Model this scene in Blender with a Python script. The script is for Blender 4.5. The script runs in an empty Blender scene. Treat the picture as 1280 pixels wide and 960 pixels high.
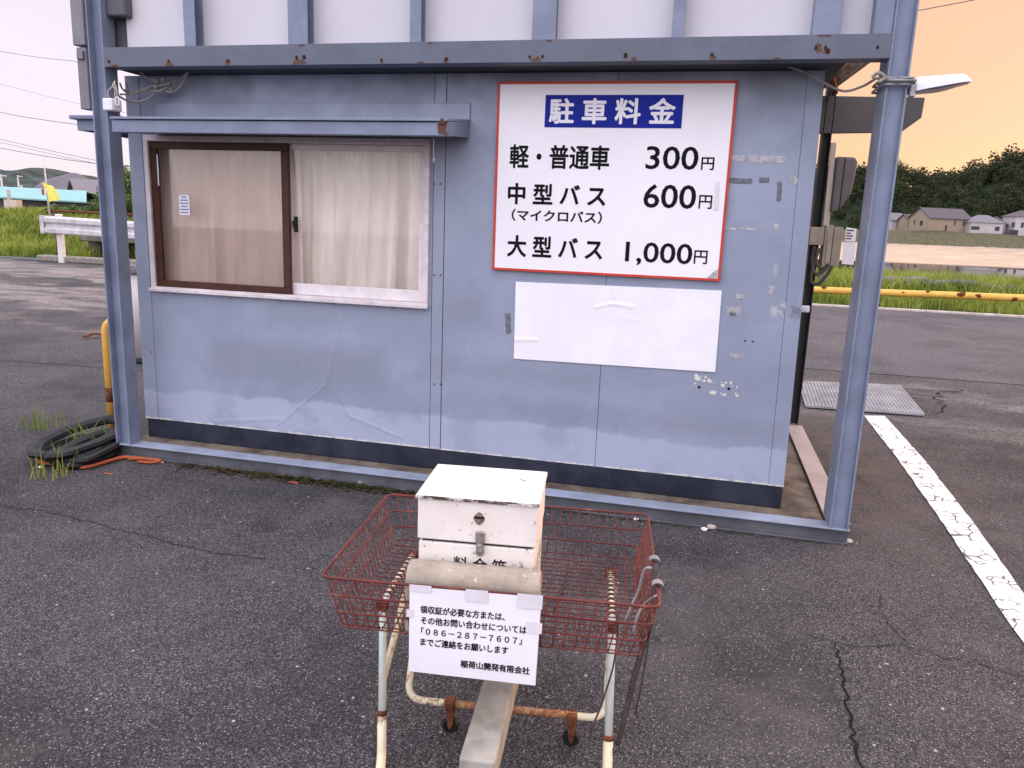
import bpy, bmesh, math, random
import numpy as np
from mathutils import Vector, Matrix
R = math.radians
random.seed(7); rng = np.random.default_rng(7)
sc = bpy.context.scene
C = sc.collection

# ---------------------------------------------------------------- camera
F_PX, YAW, PITCH, ROLL, EYE = 962.04, 0.2338, 0.2063, 0.0374, 1.5
_fw = Vector((-math.sin(YAW), math.cos(YAW), 0)); _rt = Vector((math.cos(YAW), math.sin(YAW), 0)); _up = Vector((0, 0, 1))
FW = _fw * math.cos(PITCH) - _up * math.sin(PITCH); _u2 = _up * math.cos(PITCH) + _fw * math.sin(PITCH)
RT = _rt * math.cos(ROLL) + _u2 * math.sin(ROLL); UP = _u2 * math.cos(ROLL) - _rt * math.sin(ROLL)
EYEP = Vector((0, 0, EYE))
cam_data = bpy.data.cameras.new('camera'); cam = bpy.data.objects.new('camera', cam_data); C.objects.link(cam)
cam_data.sensor_width = 36; cam_data.lens = F_PX / 1280 * 36; cam_data.clip_start = 0.05; cam_data.clip_end = 5000
M = Matrix(((RT.x, UP.x, -FW.x, 0), (RT.y, UP.y, -FW.y, 0), (RT.z, UP.z, -FW.z, EYE), (0, 0, 0, 1)))
cam.matrix_world = M
sc.camera = cam

def ray(px, py): return FW + RT * ((px - 640) / F_PX) - UP * ((py - 480) / F_PX)
def wp(px, py, Y): d = ray(px, py); return EYEP + d * (Y / d.y)          # a point of the photo at depth Y
def gp(px, py, z=0.0): d = ray(px, py); return EYEP + d * ((z - EYE) / d.z)  # ... on level z
def xp(px, py, X): d = ray(px, py); return EYEP + d * (X / d.x)

# ---------------------------------------------------------------- world, sun, exposure
SUN_AZ, SUN_EL = R(52), R(9)           # azimuth from +Y towards +X
w = bpy.data.worlds.new('World'); sc.world = w; w.use_nodes = True
nt = w.node_tree; nt.nodes.clear()
def wn(t, **k):
    n = nt.nodes.new(t)
    for a, b in k.items(): setattr(n, a, b)
    return n
out = wn('ShaderNodeOutputWorld'); add = wn('ShaderNodeAddShader')
b1 = wn('ShaderNodeBackground'); b2 = wn('ShaderNodeBackground')
sky = wn('ShaderNodeTexSky', sky_type='NISHITA'); sky.sun_disc = False; sky.sun_elevation = SUN_EL; sky.sun_rotation = SUN_AZ
nt.links.new(sky.outputs[0], b1.inputs[0]); b1.inputs[1].default_value = 0.05
tc = wn('ShaderNodeTexCoord')
def dotn(v):
    n = wn('ShaderNodeVectorMath', operation='DOT_PRODUCT'); nt.links.new(tc.outputs['Generated'], n.inputs[0]); n.inputs[1].default_value = v; return n.outputs['Value']
def mapr(s, a, b, lo=0, hi=1):
    n = wn('ShaderNodeMapRange', interpolation_type='SMOOTHSTEP'); nt.links.new(s, n.inputs[0])
    for i, v in enumerate((a, b, lo, hi)): n.inputs[i + 1].default_value = v
    return n.outputs[0]
def wmix(f, a, b):
    n = wn('ShaderNodeMix', data_type='RGBA'); nt.links.new(f, n.inputs[0])
    for s, v in ((n.inputs[6], a), (n.inputs[7], b)):
        if isinstance(v, tuple): s.default_value = (*v, 1)
        else: nt.links.new(v, s)
    return n.outputs[2]
nz = wn('ShaderNodeTexNoise'); nz.inputs['Scale'].default_value = 2.2; nz.inputs['Detail'].default_value = 4
mp = wn('ShaderNodeMapping'); mp.inputs['Scale'].default_value = (1, 1, 3.5)
nt.links.new(tc.outputs['Generated'], mp.inputs[0]); nt.links.new(mp.outputs[0], nz.inputs[0])
warm = mapr(dotn((math.sin(R(55)), math.cos(R(55)), 0)), 0.05, 0.72)
h_up = mapr(dotn((0, 0, 1)), 0.22, 0.95)
hor = wmix(warm, (0.95, 0.81, 0.94), (0.90, 0.455, 0.225))
up = wmix(warm, (2.85, 2.85, 3.14), (2.7, 2.45, 2.55))
frontsky = wmix(h_up, hor, up)
back = mapr(dotn((-0.12, -0.68, 0.72)), 0.25, 0.95)
back2 = mapr(back, 0.0, 1.0, 0.0, 0.85)
full = wmix(back2, frontsky, (2.62, 2.58, 2.84))
vary = wmix(mapr(nz.outputs[0], 0.35, 0.7), (0.95, 0.95, 0.96), (1.03, 1.02, 1.01))
mul = wn('ShaderNodeMix', data_type='RGBA', blend_type='MULTIPLY'); mul.inputs[0].default_value = 1
nt.links.new(full, mul.inputs[6]); nt.links.new(vary, mul.inputs[7])
nt.links.new(mul.outputs[2], b2.inputs[0]); b2.inputs[1].default_value = 1.0
nt.links.new(b1.outputs[0], add.inputs[0]); nt.links.new(b2.outputs[0], add.inputs[1]); nt.links.new(add.outputs[0], out.inputs[0])
sl = bpy.data.lights.new('sun', 'SUN'); so = bpy.data.objects.new('sun', sl); C.objects.link(so)
sl.energy = 2.1; sl.angle = R(14); sl.color = (1.0, 0.63, 0.38)
sd = Vector((math.sin(SUN_AZ) * math.cos(SUN_EL), math.cos(SUN_AZ) * math.cos(SUN_EL), math.sin(SUN_EL)))
so.rotation_euler = sd.to_track_quat('Z', 'Y').to_euler()
sc.view_settings.view_transform = 'Standard'; sc.view_settings.look = 'None'; sc.view_settings.exposure = -0.07; sc.view_settings.gamma = 1
sc.view_settings.use_curve_mapping = False
sc.cycles.max_bounces = 6; sc.cycles.transparent_max_bounces = 16

# ---------------------------------------------------------------- mesh helpers
class MB:
    def __init__(s): s.bm = bmesh.new()
    def _merge(s, b, mat=None, mi=0):
        me = bpy.data.meshes.new('tmp')
        if mat is not None: bmesh.ops.transform(b, matrix=mat, verts=b.verts)
        for f in b.faces: f.material_index = mi
        b.to_mesh(me); b.free(); s.bm.from_mesh(me); bpy.data.meshes.remove(me)
    def box(s, lo, hi, bev=0.0, seg=1, mat=None, mi=0):
        b = bmesh.new(); bmesh.ops.create_cube(b, size=1)
        c = [(lo[i] + hi[i]) / 2 for i in range(3)]; d = [max(abs(hi[i] - lo[i]), 1e-4) for i in range(3)]
        for v in b.verts: v.co = Vector((v.co[i] * d[i] + c[i] for i in range(3)))
        if bev: bmesh.ops.bevel(b, geom=b.edges, offset=min(bev, min(d) * .45), segments=seg, affect='EDGES', profile=.5)
        s._merge(b, mat, mi); return s
    def prism(s, pts, vec, bev=0.0, mat=None, mi=0, seg=1):
        b = bmesh.new(); v0 = [b.verts.new(p) for p in pts]; f = b.faces.new(v0)
        r = bmesh.ops.extrude_face_region(b, geom=[f]); vs = [g for g in r['geom'] if isinstance(g, bmesh.types.BMVert)]
        bmesh.ops.translate(b, vec=Vector(vec), verts=vs); bmesh.ops.recalc_face_normals(b, faces=b.faces)
        if bev: bmesh.ops.bevel(b, geom=b.edges, offset=bev, segments=seg, affect='EDGES', profile=.5)
        s._merge(b, mat, mi); return s
    def tube(s, pts, r, n=8, cap=True, mi=0, flat=1.0, smooth=True):
        pts = [Vector(p) for p in pts]; rr = r if isinstance(r, (list, tuple)) else [r] * len(pts)
        b = bmesh.new(); rings = []; prev = None
        for i, p in enumerate(pts):
            t = (pts[min(i + 1, len(pts) - 1)] - pts[max(i - 1, 0)])
            t = t.normalized() if t.length > 1e-9 else Vector((0, 0, 1))
            if prev is None:
                a = Vector((0, 0, 1)) if abs(t.z) < .9 else Vector((1, 0, 0))
                u = t.cross(a).normalized()
            else:
                u = (prev - t * prev.dot(t)).normalized()
            prev = u; v = t.cross(u)
            rings.append([b.verts.new(p + (u * math.cos(2 * math.pi * k / n) + v * math.sin(2 * math.pi * k / n) * flat) * rr[i]) for k in range(n)])
        for i in range(len(rings) - 1):
            for k in range(n):
                f = b.faces.new((rings[i][k], rings[i][(k + 1) % n], rings[i + 1][(k + 1) % n], rings[i + 1][k])); f.smooth = smooth
        if cap: b.faces.new(rings[0][::-1]); b.faces.new(rings[-1])
        s._merge(b, None, mi); return s
    def cyl(s, p0, p1, r, n=20, r2=None, mi=0, bev=0):
        p0, p1 = Vector(p0), Vector(p1); d = (p1 - p0); L = d.length
        r2 = r if r2 is None else r2
        if bev:
            t = d / L
            return s.tube([p0, p0 + t * 1e-4, p0 + t * bev, p1 - t * bev, p1 - t * 1e-4, p1], [r - bev, r - bev, r, r2, r2 - bev, r2 - bev], n, True, mi)
        return s.tube([p0, p1], [r, r2], n, True, mi)
    def sphere(s, c, r, mi=0, sub=2, jit=0):
        b = bmesh.new(); bmesh.ops.create_icosphere(b, subdivisions=sub, radius=1)
        for v in b.verts:
            k = 1 + (random.uniform(-jit, jit) if jit else 0)
            v.co = Vector((v.co.x * r[0], v.co.y * r[1], v.co.z * r[2])) * k + Vector(c)
        for f in b.faces: f.smooth = not jit
        s._merge(b, None, mi); return s
    def poly(s, pts, mi=0):
        f = s.bm.faces.new([s.bm.verts.new(Vector(p)) for p in pts]); f.material_index = mi; return s
    def grid(s, fn, nu, nv, mi=0, smooth=True):
        vs = [[s.bm.verts.new(fn(i / nu, j / nv)) for j in range(nv + 1)] for i in range(nu + 1)]
        for i in range(nu):
            for j in range(nv):
                f = s.bm.faces.new((vs[i][j], vs[i + 1][j], vs[i + 1][j + 1], vs[i][j + 1])); f.smooth = smooth; f.material_index = mi
        return s

MX = {}
def matrix_of(o): return MX.get(o.name, Matrix.Identity(4)) if o else Matrix.Identity(4)
def obj(name, mb, mats, parent=None, world=True):
    """link a builder as ONE mesh object; with world=True its coordinates are world ones and are moved into the parent's space"""
    me = bpy.data.meshes.new(name)
    bm = mb.bm if isinstance(mb, MB) else mb
    if parent is not None and world: bmesh.ops.transform(bm, matrix=matrix_of(parent).inverted(), verts=bm.verts)
    bm.to_mesh(me); bm.free()
    for m in (mats if isinstance(mats, (list, tuple)) else [mats]): me.materials.append(m)
    o = bpy.data.objects.new(name, me); C.objects.link(o)
    if parent is not None: o.parent = parent; MX[o.name] = matrix_of(parent)
    return o
def tag(o, label=None, cat=None, group=None, kind=None):
    for k, v in (('label', label), ('category', cat), ('group', group), ('kind', kind)):
        if v: o[k] = v
    return o
def thing(name, label, cat, loc=(0, 0, 0), rotz=0, group=None):
    o = bpy.data.objects.new(name, None); C.objects.link(o); o.location = loc; o.rotation_euler = (0, 0, rotz); o.empty_display_size = .1
    MX[o.name] = Matrix.Translation(Vector(loc)) @ Matrix.Rotation(rotz, 4, 'Z')
    return tag(o, label, cat, group)
def solo(name, mb, mats, label, cat, loc=(0, 0, 0), rotz=0, group=None, kind=None):
    """a thing that is one mesh, its origin at its base"""
    bm = mb.bm; Mx = Matrix.Translation(Vector(loc)) @ Matrix.Rotation(rotz, 4, 'Z')
    bmesh.ops.transform(bm, matrix=Mx.inverted(), verts=bm.verts)
    o = obj(name, mb, mats, None); o.location = loc; o.rotation_euler = (0, 0, rotz); MX[o.name] = Mx
    return tag(o, label, cat, group, kind)
def structure(name, mb, mats, label=None): return tag(obj(name, mb, mats), kind='structure')
def raw(name, verts, faces, mats, mis=None, smooth=False):
    me = bpy.data.meshes.new(name); me.from_pydata(verts, [], faces)
    for m in (mats if isinstance(mats, (list, tuple)) else [mats]): me.materials.append(m)
    if mis is not None: me.polygons.foreach_set('material_index', mis)
    if smooth: me.polygons.foreach_set('use_smooth', [True] * len(faces))
    o = bpy.data.objects.new(name, me); C.objects.link(o); return o
def rounded(pts, r, n=5):
    pts = [Vector(p) for p in pts]; o = [pts[0]]
    for a, b, c in zip(pts, pts[1:], pts[2:]):
        d0, d1 = (a - b), (c - b); k = min(r, d0.length * .49, d1.length * .49); p0, p1 = b + d0.normalized() * k, b + d1.normalized() * k
        for i in range(n + 1):
            t = i / n; o.append(p0 * (1 - t) ** 2 + b * 2 * t * (1 - t) + p1 * t * t)
    return o + [pts[-1]]
def closed_round(pts, r, n=4):
    q = [Vector(p) for p in pts]; m = (q[0] + q[1]) / 2
    return rounded([m] + q[1:] + [q[0], m], r, n)
def curve(pts, n=8):
    p = [Vector(a) for a in pts]; p = [p[0] * 2 - p[1]] + p + [p[-1] * 2 - p[-2]]; o = []
    for i in range(1, len(p) - 2):
        a, b, c, d = p[i - 1:i + 3]
        for k in range(n):
            t = k / n; o.append(.5 * ((2 * b) + (c - a) * t + (2 * a - 5 * b + 4 * c - d) * t * t + (3 * b - a - 3 * c + d) * t ** 3))
    return o + [p[-2]]
def text_bm(body, x0, x1, z0, z1, y, bold=0.0):
    """lettering in the XZ plane facing -Y, fitted to a box; a bold stroke is built from shifted copies of the thin one"""
    c = bpy.data.curves.new('lettering', 'FONT'); c.body = body; c.resolution_u = 3
    o = bpy.data.objects.new('lettering', c); C.objects.link(o)
    me = bpy.data.meshes.new_from_object(o.evaluated_get(bpy.context.evaluated_depsgraph_get()))
    bpy.data.objects.remove(o); bpy.data.curves.remove(c)
    co = np.array([v.co[:] for v in me.vertices]); lo, hi = co.min(0) - bold, co.max(0) + bold
    b = bmesh.new(); offs = [(0, 0)] + ([(bold * math.cos(k * math.pi / 4), bold * math.sin(k * math.pi / 4)) for k in range(8)] if bold else [])
    for k, (ox, oz) in enumerate(offs):
        n0 = len(b.verts); b.from_mesh(me); b.verts.ensure_lookup_table()
        for v in b.verts[n0:]:
            v.co = Vector((x0 + (v.co.x + ox - lo[0]) / (hi[0] - lo[0]) * (x1 - x0), y - k * 2e-5, z0 + (v.co.y + oz - lo[1]) / (hi[1] - lo[1]) * (z1 - z0)))
    bpy.data.meshes.remove(me)
    return b

# ---------------------------------------------------------------- material helpers
class NB:
    def __init__(s, name):
        s.m = bpy.data.materials.new(name); s.m.use_nodes = True; s.t = s.m.node_tree; s.p = s.t.nodes['Principled BSDF']
        s.tc = s.t.nodes.new('ShaderNodeTexCoord').outputs['Object']
    def n(s, t, **k):
        n = s.t.nodes.new(t)
        for a, b in k.items(): setattr(n, a, b)
        return n
    def put(s, sock, v):
        if isinstance(v, bpy.types.NodeSocket): s.t.links.new(v, sock)
        elif isinstance(v, (tuple, list)) and len(v) == 3 and sock.type == 'RGBA': sock.default_value = (*v, 1)
        else: sock.default_value = v
    def vec(s, sc_=(1, 1, 1), loc=(0, 0, 0), rot=(0, 0, 0)):
        n = s.n('ShaderNodeMapping'); s.put(n.inputs[0], s.tc); n.inputs['Scale'].default_value = sc_; n.inputs['Location'].default_value = loc; n.inputs['Rotation'].default_value = rot
        return n.outputs[0]
    def noise(s, scale, detail=4, rough=.55, v=None, dist=0):
        n = s.n('ShaderNodeTexNoise'); s.put(n.inputs['Vector'], v or s.tc); n.inputs['Scale'].default_value = scale; n.inputs['Detail'].default_value = detail
        n.inputs['Roughness'].default_value = rough; n.inputs['Distortion'].default_value = dist; return n.outputs[0]
    def vor(s, scale, v=None, feature='F1', out=0):
        n = s.n('ShaderNodeTexVoronoi', feature=feature); s.put(n.inputs['Vector'], v or s.tc); n.inputs['Scale'].default_value = scale; return n.outputs[out]
    def mr(s, v, a, b, lo=0., hi=1.):
        n = s.n('ShaderNodeMapRange', interpolation_type='SMOOTHSTEP' if a < b else 'LINEAR'); s.put(n.inputs[0], v)
        for i, k in enumerate((a, b, lo, hi)): n.inputs[i + 1].default_value = k
        return n.outputs[0]
    def math(s, op, a, b=0.0, c=None):
        n = s.n('ShaderNodeMath', operation=op); s.put(n.inputs[0], a); s.put(n.inputs[1], b)
        if c is not None: s.put(n.inputs[2], c)
        return n.outputs[0]
    def mix(s, f, a, b, mode='MIX'):
        n = s.n('ShaderNodeMix', data_type='RGBA', blend_type=mode); s.put(n.inputs[0], f); s.put(n.inputs[6], a); s.put(n.inputs[7], b); return n.outputs[2]
    def sep(s, v=None):
        n = s.n('ShaderNodeSeparateXYZ'); s.put(n.inputs[0], v or s.tc); return n.outputs
    def seg(s, ax, az, bx, bz):
        """distance in the object's XZ plane to a segment"""
        q = s.sep(); dx, dz = bx - ax, bz - az; L2 = dx * dx + dz * dz
        px, pz = s.math('SUBTRACT', q[0], ax), s.math('SUBTRACT', q[2], az)
        t = s.math('DIVIDE', s.math('ADD', s.math('MULTIPLY', px, dx), s.math('MULTIPLY', pz, dz)), L2)
        n = s.n('ShaderNodeClamp'); s.put(n.inputs[0], t); t = n.outputs[0]
        ex, ez = s.math('SUBTRACT', px, s.math('MULTIPLY', t, dx)), s.math('SUBTRACT', pz, s.math('MULTIPLY', t, dz))
        return s.math('SQRT', s.math('ADD', s.math('MULTIPLY', ex, ex), s.math('MULTIPLY', ez, ez)))
    def rect(s, x0, z0, x1, z1, soft=.006, wob=None):
        """soft mask of a rectangle in the object's XZ plane"""
        q = s.sep(); dx = s.math('SUBTRACT', s.math('ABSOLUTE', s.math('SUBTRACT', q[0], (x0 + x1) / 2)), (x1 - x0) / 2)
        dz = s.math('SUBTRACT', s.math('ABSOLUTE', s.math('SUBTRACT', q[2], (z0 + z1) / 2)), (z1 - z0) / 2)
        d = s.math('MAXIMUM', dx, dz)
        if wob is not None: d = s.math('ADD', d, wob)
        return s.mr(d, soft, -soft)
    def bump(s, h, strength=.3, dist=.01):
        n = s.n('ShaderNodeBump'); n.inputs['Strength'].default_value = strength; n.inputs['Distance'].default_value = dist; s.put(n.inputs['Height'], h)
        s.t.links.new(n.outputs[0], s.p.inputs['Normal'])
    def done(s, col, rough=.6, metal=0., spec=.5):
        s.put(s.p.inputs['Base Color'], col); s.put(s.p.inputs['Roughness'], rough); s.put(s.p.inputs['Metallic'], metal)
        s.p.inputs['Specular IOR Level'].default_value = spec; return s.m

def m_plain(name, col, rough=.6, metal=0, var=.18, scale=9, bump=.0, spec=.22):
    b = NB(name); n = b.noise(scale, 5, .6); d = tuple(c * (1 - var) for c in col); l = tuple(min(1, c * (1 + var * .7)) for c in col)
    if bump: b.bump(b.noise(scale * 12, 3), bump, .003)
    return b.done(b.mix(b.mr(n, .3, .7), d, l), b.mr(n, .3, .7, max(0, rough - .08), min(1, rough + .08)), metal, spec if rough < .8 else min(spec, .1))
RUST = (.13, .042, .018); RUST2 = (.30, .11, .045)
def m_steel(name, col, rust=.70, var=.2, rough=.5, dirt=(.12, .11, .11)):
    b = NB(name); n = b.noise(5, 6, .65); st = b.noise(3.5, 6, .7, b.vec((9, 9, .8))); fine = b.noise(90, 4, .7)
    c = b.mix(b.mr(n, .3, .72), tuple(k * (1 - var) for k in col), tuple(k * (1 + var * .6) for k in col))
    c = b.mix(b.mr(st, .55, .8, 0, .45), c, dirt)
    c = b.mix(b.math('MULTIPLY', b.mr(b.noise(14, 5, .7), .66, .7), .5), c, tuple(min(1, k * 1.5) for k in col))
    r = b.math('MULTIPLY', b.mr(b.noise(11, 8, .72), rust, rust + .05), b.mr(fine, .3, .6))
    c = b.mix(r, c, b.mix(fine, RUST, RUST2))
    b.bump(b.math('ADD', b.math('MULTIPLY', fine, .4), b.math('MULTIPLY', r, 1.0)), .25, .003)
    return b.done(c, b.mr(n, .3, .7, rough - .1, rough + .12), 0, .35)

# ---------------------------------------------------------------- materials
def mat_asphalt(name, lo, hi, fleck=.62, band=True):
    b = NB(name)
    fine = b.noise(300, 2, .6); mid = b.noise(45, 4, .6); big = b.noise(.55, 6, .62); pat = b.noise(2.4, 5, .6)
    c = b.mix(b.mr(fine, .34, .68), lo, hi)
    gr = b.n('ShaderNodeTexVoronoi'); b.put(gr.inputs['Vector'], b.tc); gr.inputs['Scale'].default_value = 260
    gg = b.sep(gr.outputs['Color'])[0]; c = b.mix(b.mr(gg, .15, .45, .75, 0), c, tuple(k * .42 for k in lo)); c = b.mix(b.mr(gg, .62, .95, 0, .75), c, (.185, .170, .180))
    c = b.mix(b.mr(big, .44, .62, 0, .62), c, tuple(k * .75 for k in lo))
    c = b.mix(b.mr(b.noise(.8, 5, .6, b.vec((1, 1, 1), (4.1, 2.7, 0))), .52, .70, 0, .30), c, (.135, .122, .128))
    c = b.mix(b.math('MULTIPLY', b.mr(b.noise(1.6, 4, .5, b.vec((1, 1, 1), (9.1, 5.2, 0))), .64, .70), .5), c, tuple(k * .6 for k in lo))
    c = b.mix(b.mr(pat, .5, .75, 0, .38), c, (.125, .105, .10))
    q_ = b.sep(); far_ = b.mr(q_[1], 4.5, 9, .15, .75); c = b.mix(b.math('MULTIPLY', b.mr(b.noise(34, 3, .75), .56, .72), far_), c, (.27, .245, .26)); c = b.mix(b.math('MULTIPLY', b.mr(b.noise(27, 3, .75, b.vec((1, 1, 1), (3, 8, 0))), .56, .70), far_), c, tuple(k * .55 for k in lo))
    v = b.n('ShaderNodeTexVoronoi'); b.put(v.inputs['Vector'], b.tc); v.inputs['Scale'].default_value = 115
    r = b.sep(v.outputs['Color'])[0]
    fl = b.math('MULTIPLY', b.mr(r, .72, .84), b.mr(v.outputs['Distance'], .36, .20))
    c = b.mix(b.math('MULTIPLY', fl, fleck), c, (.38, .34, .35))
    v2 = b.n('ShaderNodeTexVoronoi'); b.put(v2.inputs['Vector'], b.tc); v2.inputs['Scale'].default_value = 38
    r2 = b.sep(v2.outputs['Color'])[1]
    fl2 = b.math('MULTIPLY', b.mr(r2, .975, .985), b.mr(v2.outputs['Distance'], .24, .15))
    c = b.mix(b.math('MULTIPLY', fl2, .8), c, (.50, .46, .45))
    if band:   # pale worn and dusty strips lying across the lot
        q = b.sep(); wob = b.noise(.7, 5, .65); yy = b.math('ADD', q[1], b.math('MULTIPLY', b.math('SUBTRACT', wob, .5), 3.2))
        yy = b.math('ADD', yy, b.math('MULTIPLY', q[0], .14))
        speck = b.math('MULTIPLY', b.mr(b.noise(30, 5, .75), .40, .56), b.mr(b.noise(1.2, 5, .7, b.vec((.6, 1.6, 1))), .36, .58))
        for y0, y1, a, s in ((8.35, 8.6, .5, 'all'), (6.9, 7.1, .35, 'all'), (8.6, 10.6, .8, 'left'), (11.8, 14.6, .95, 'left')):
            mk = b.math('MULTIPLY', b.mr(yy, y0 - .25, y0 + .1), b.mr(yy, y1 + .25, y1 - .1))
            if s == 'left': mk = b.math('MULTIPLY', mk, b.mr(q[0], -3.5, -5.0))
            c = b.mix(b.math('MULTIPLY', b.math('MULTIPLY', mk, speck), a), c, (.34, .29, .28))
        # brown grit washed up beside the hut's right corner
        dx, dy = b.math('SUBTRACT', q[0], 1.1), b.math('MULTIPLY', b.math('SUBTRACT', q[1], 5.3), .45)
        dd = b.math('SQRT', b.math('ADD', b.math('MULTIPLY', dx, dx), b.math('MULTIPLY', dy, dy)))
        c = b.mix(b.math('MULTIPLY', b.mr(dd, .95, .1), b.mr(b.noise(6, 6, .7), .38, .66)), c, (.115, .085, .07))
    b.bump(b.math('ADD', b.math('MULTIPLY', fine, .55), b.math('ADD', b.math('MULTIPLY', mid, .35), b.math('MULTIPLY', fl, .5))), .75, .006)
    return b.done(c, b.mr(fine, .3, .7, .72, .92), 0, .15)
ASPH = mat_asphalt('asphalt', (.027, .0245, .0265), (.082, .074, .079), .85)
ROAD = mat_asphalt('road_asphalt', (.060, .054, .064), (.128, .117, .132), .4, False)
CRACK = m_plain('crack_dark', (.012, .011, .012), .95)
b = NB('road_paint'); cr = b.vor(13, b.vec((1, 1, 1)), 'DISTANCE_TO_EDGE'); nn = b.noise(7, 5, .65)
ck = b.math('MULTIPLY', b.mr(b.math('ADD', cr, b.math('MULTIPLY', b.math('SUBTRACT', b.noise(60, 3), .5), .06)), .065, .025), b.mr(nn, .43, .56))
ck = b.math('MAXIMUM', ck, b.mr(b.noise(22, 8, .75), .66, .70))
c = b.mix(b.mr(b.noise(40, 4), .3, .7), (.66, .64, .63), (.78, .76, .75)); c = b.mix(ck, c, (.075, .066, .07)); b.bump(b.math('SUBTRACT', b.noise(150, 3), ck), .4, .004)
PAINT = b.done(c, .7)
CONC = m_plain('concrete_grey', (.25, .225, .20), .88, 0, .3, 14, .35)
CONC_EDGE = m_plain('concrete_kerb', (.50, .43, .38), .9, 0, .25, 6, .3)
GRASS_SOIL = m_plain('grassy_soil', (.055, .075, .018), .95, 0, .5, 3, .5)
def m_leaf(name, cols, rough=.6, trans=.25, ns=.9, leafvar=.6):
    b = NB(name); g = b.n('ShaderNodeNewGeometry').outputs['Random Per Island']
    n = b.noise(ns, 3, .6); c = b.mix(b.math('ADD', b.math('MULTIPLY', g, leafvar), b.mr(b.noise(ns * .6, 3, .6, b.vec((1, 1, 1), (5, 3, 1))), .35, .65, 0, 1 - leafvar)), cols[0], cols[1]); c = b.mix(b.mr(n, .4, .62), c, cols[2])
    m = b.done(c, rough, 0, .25)
    tr = b.n('ShaderNodeBsdfTranslucent'); b.put(tr.inputs[0], c); ms = b.n('ShaderNodeMixShader'); ms.inputs[0].default_value = trans
    b.t.links.new(b.p.outputs[0], ms.inputs[1]); b.t.links.new(tr.outputs[0], ms.inputs[2]); b.t.links.new(ms.outputs[0], b.t.nodes['Material Output'].inputs[0]); return m
GRASS = m_leaf('grass_blades', ((.23, .29, .04), (.38, .40, .085), (.15, .20, .03)))
DRYGRASS = m_leaf('far_bank_grass', ((.10, .095, .035), (.15, .125, .06), (.06, .06, .028)))
LEAF = m_leaf('bush_leaves', ((.09, .14, .03), (.16, .21, .055), (.055, .085, .022)))
FOREST = m_leaf('forest_leaves', ((.022, .032, .014), (.066, .074, .030), (.034, .046, .022)), .8, .45, .16, .15)
BARK = m_plain('bark', (.10, .075, .055), .9, 0, .3, 6, .5)
FARHILL = m_plain('far_hill_green', (.050, .064, .060), .95, 0, .5, .06)
FARHAZE = m_plain('far_hill_hazed', (.13, .125, .15), .95, 0, .15, .02)  # distance haze put into this hill's own colour
b = NB('pond_water'); q = b.sep(); m = b.done((.05, .046, .034), b.mr(q[1], 66, 72, .03, .25), .0, .5); b.put(b.p.inputs['Metallic'], b.mr(q[1], 66, 72, 0, .6)); b.put(b.p.inputs['Base Color'], b.mix(b.mr(q[1], 66, 72), (.05, .046, .034), (.66, .56, .47))); b.p.inputs['IOR'].default_value = 1.33; WATER = m  # far water tinted peach and part metallic to stand for reflected sky

HX = 1.44                                   # the hut's own x of world x 0
b = NB('hut_paint')
n1 = b.noise(1.6, 6, .6); n2 = b.noise(5, 6, .65); q = b.sep(); stv = b.noise(6, 5, .7, b.vec((7, 7, .35))); wob = b.math('MULTIPLY', b.math('SUBTRACT', b.noise(9, 5, .7), .5), .16)
c = b.mix(b.mr(n1, .35, .7), (.240, .270, .368), (.295, .325, .435))
c = b.mix(b.mr(n2, .55, .75, 0, .35), c, (.25, .265, .35))
for (x0, z0, x1, z1, a) in ((-1.45, .50, -.32, .74, .55), (-.05, .62, .95, .74, .42), (.05, .93, .30, 1.10, .5), (-1.05, .86, -.55, .95, .4), (.45, .42, 1.94, .52, .42), (-1.2, .34, -.9, .44, .35), (1.30, .40, 1.94, .80, .25)):
    c = b.mix(b.math('MULTIPLY', b.rect(x0, z0, x1, z1, .05, wob), a), c, (.205, .215, .285))
low = b.mr(b.math('ADD', q[2], b.math('ADD', b.math('MULTIPLY', b.noise(3, 6, .6), .16), b.math('MULTIPLY', b.noise(1.1, 2), .10))), .525, .505)
c = b.mix(b.math('MULTIPLY', low, .8), c, (.365, .392, .520))
c = b.mix(b.math('MULTIPLY', b.mr(b.noise(1.9, 6, .6, b.vec((1, 1, 1.4), (3.3, 0, 1.2))), .50, .60), .36), c, (.205, .230, .315))
c = b.mix(b.math('MULTIPLY', b.mr(b.noise(16, 5, .7, b.vec((7, 7, .30))), .58, .70), b.mr(q[2], .48, .22, 0, .6)), c, (.50, .51, .62))
c = b.mix(b.mr(stv, .58, .78, 0, .5), c, (.40, .42, .52))                                  # pale run marks
beam_shade = b.math('MULTIPLY', b.mr(q[2], 1.95, 2.2), b.mr(b.noise(2.5, 5), .35, .6)); c = b.mix(b.math('MULTIPLY', beam_shade, .55), c, (.10, .105, .13))  # patchy shade below the top beam, painted into the wall colour
flk = b.math('MULTIPLY', b.mr(b.noise(38, 6, .75, b.vec((1, 1, .55))), .69, .705), b.mr(b.noise(1.7, 3), .45, .6)); c = b.mix(flk, c, (.55, .54, .55))
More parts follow.
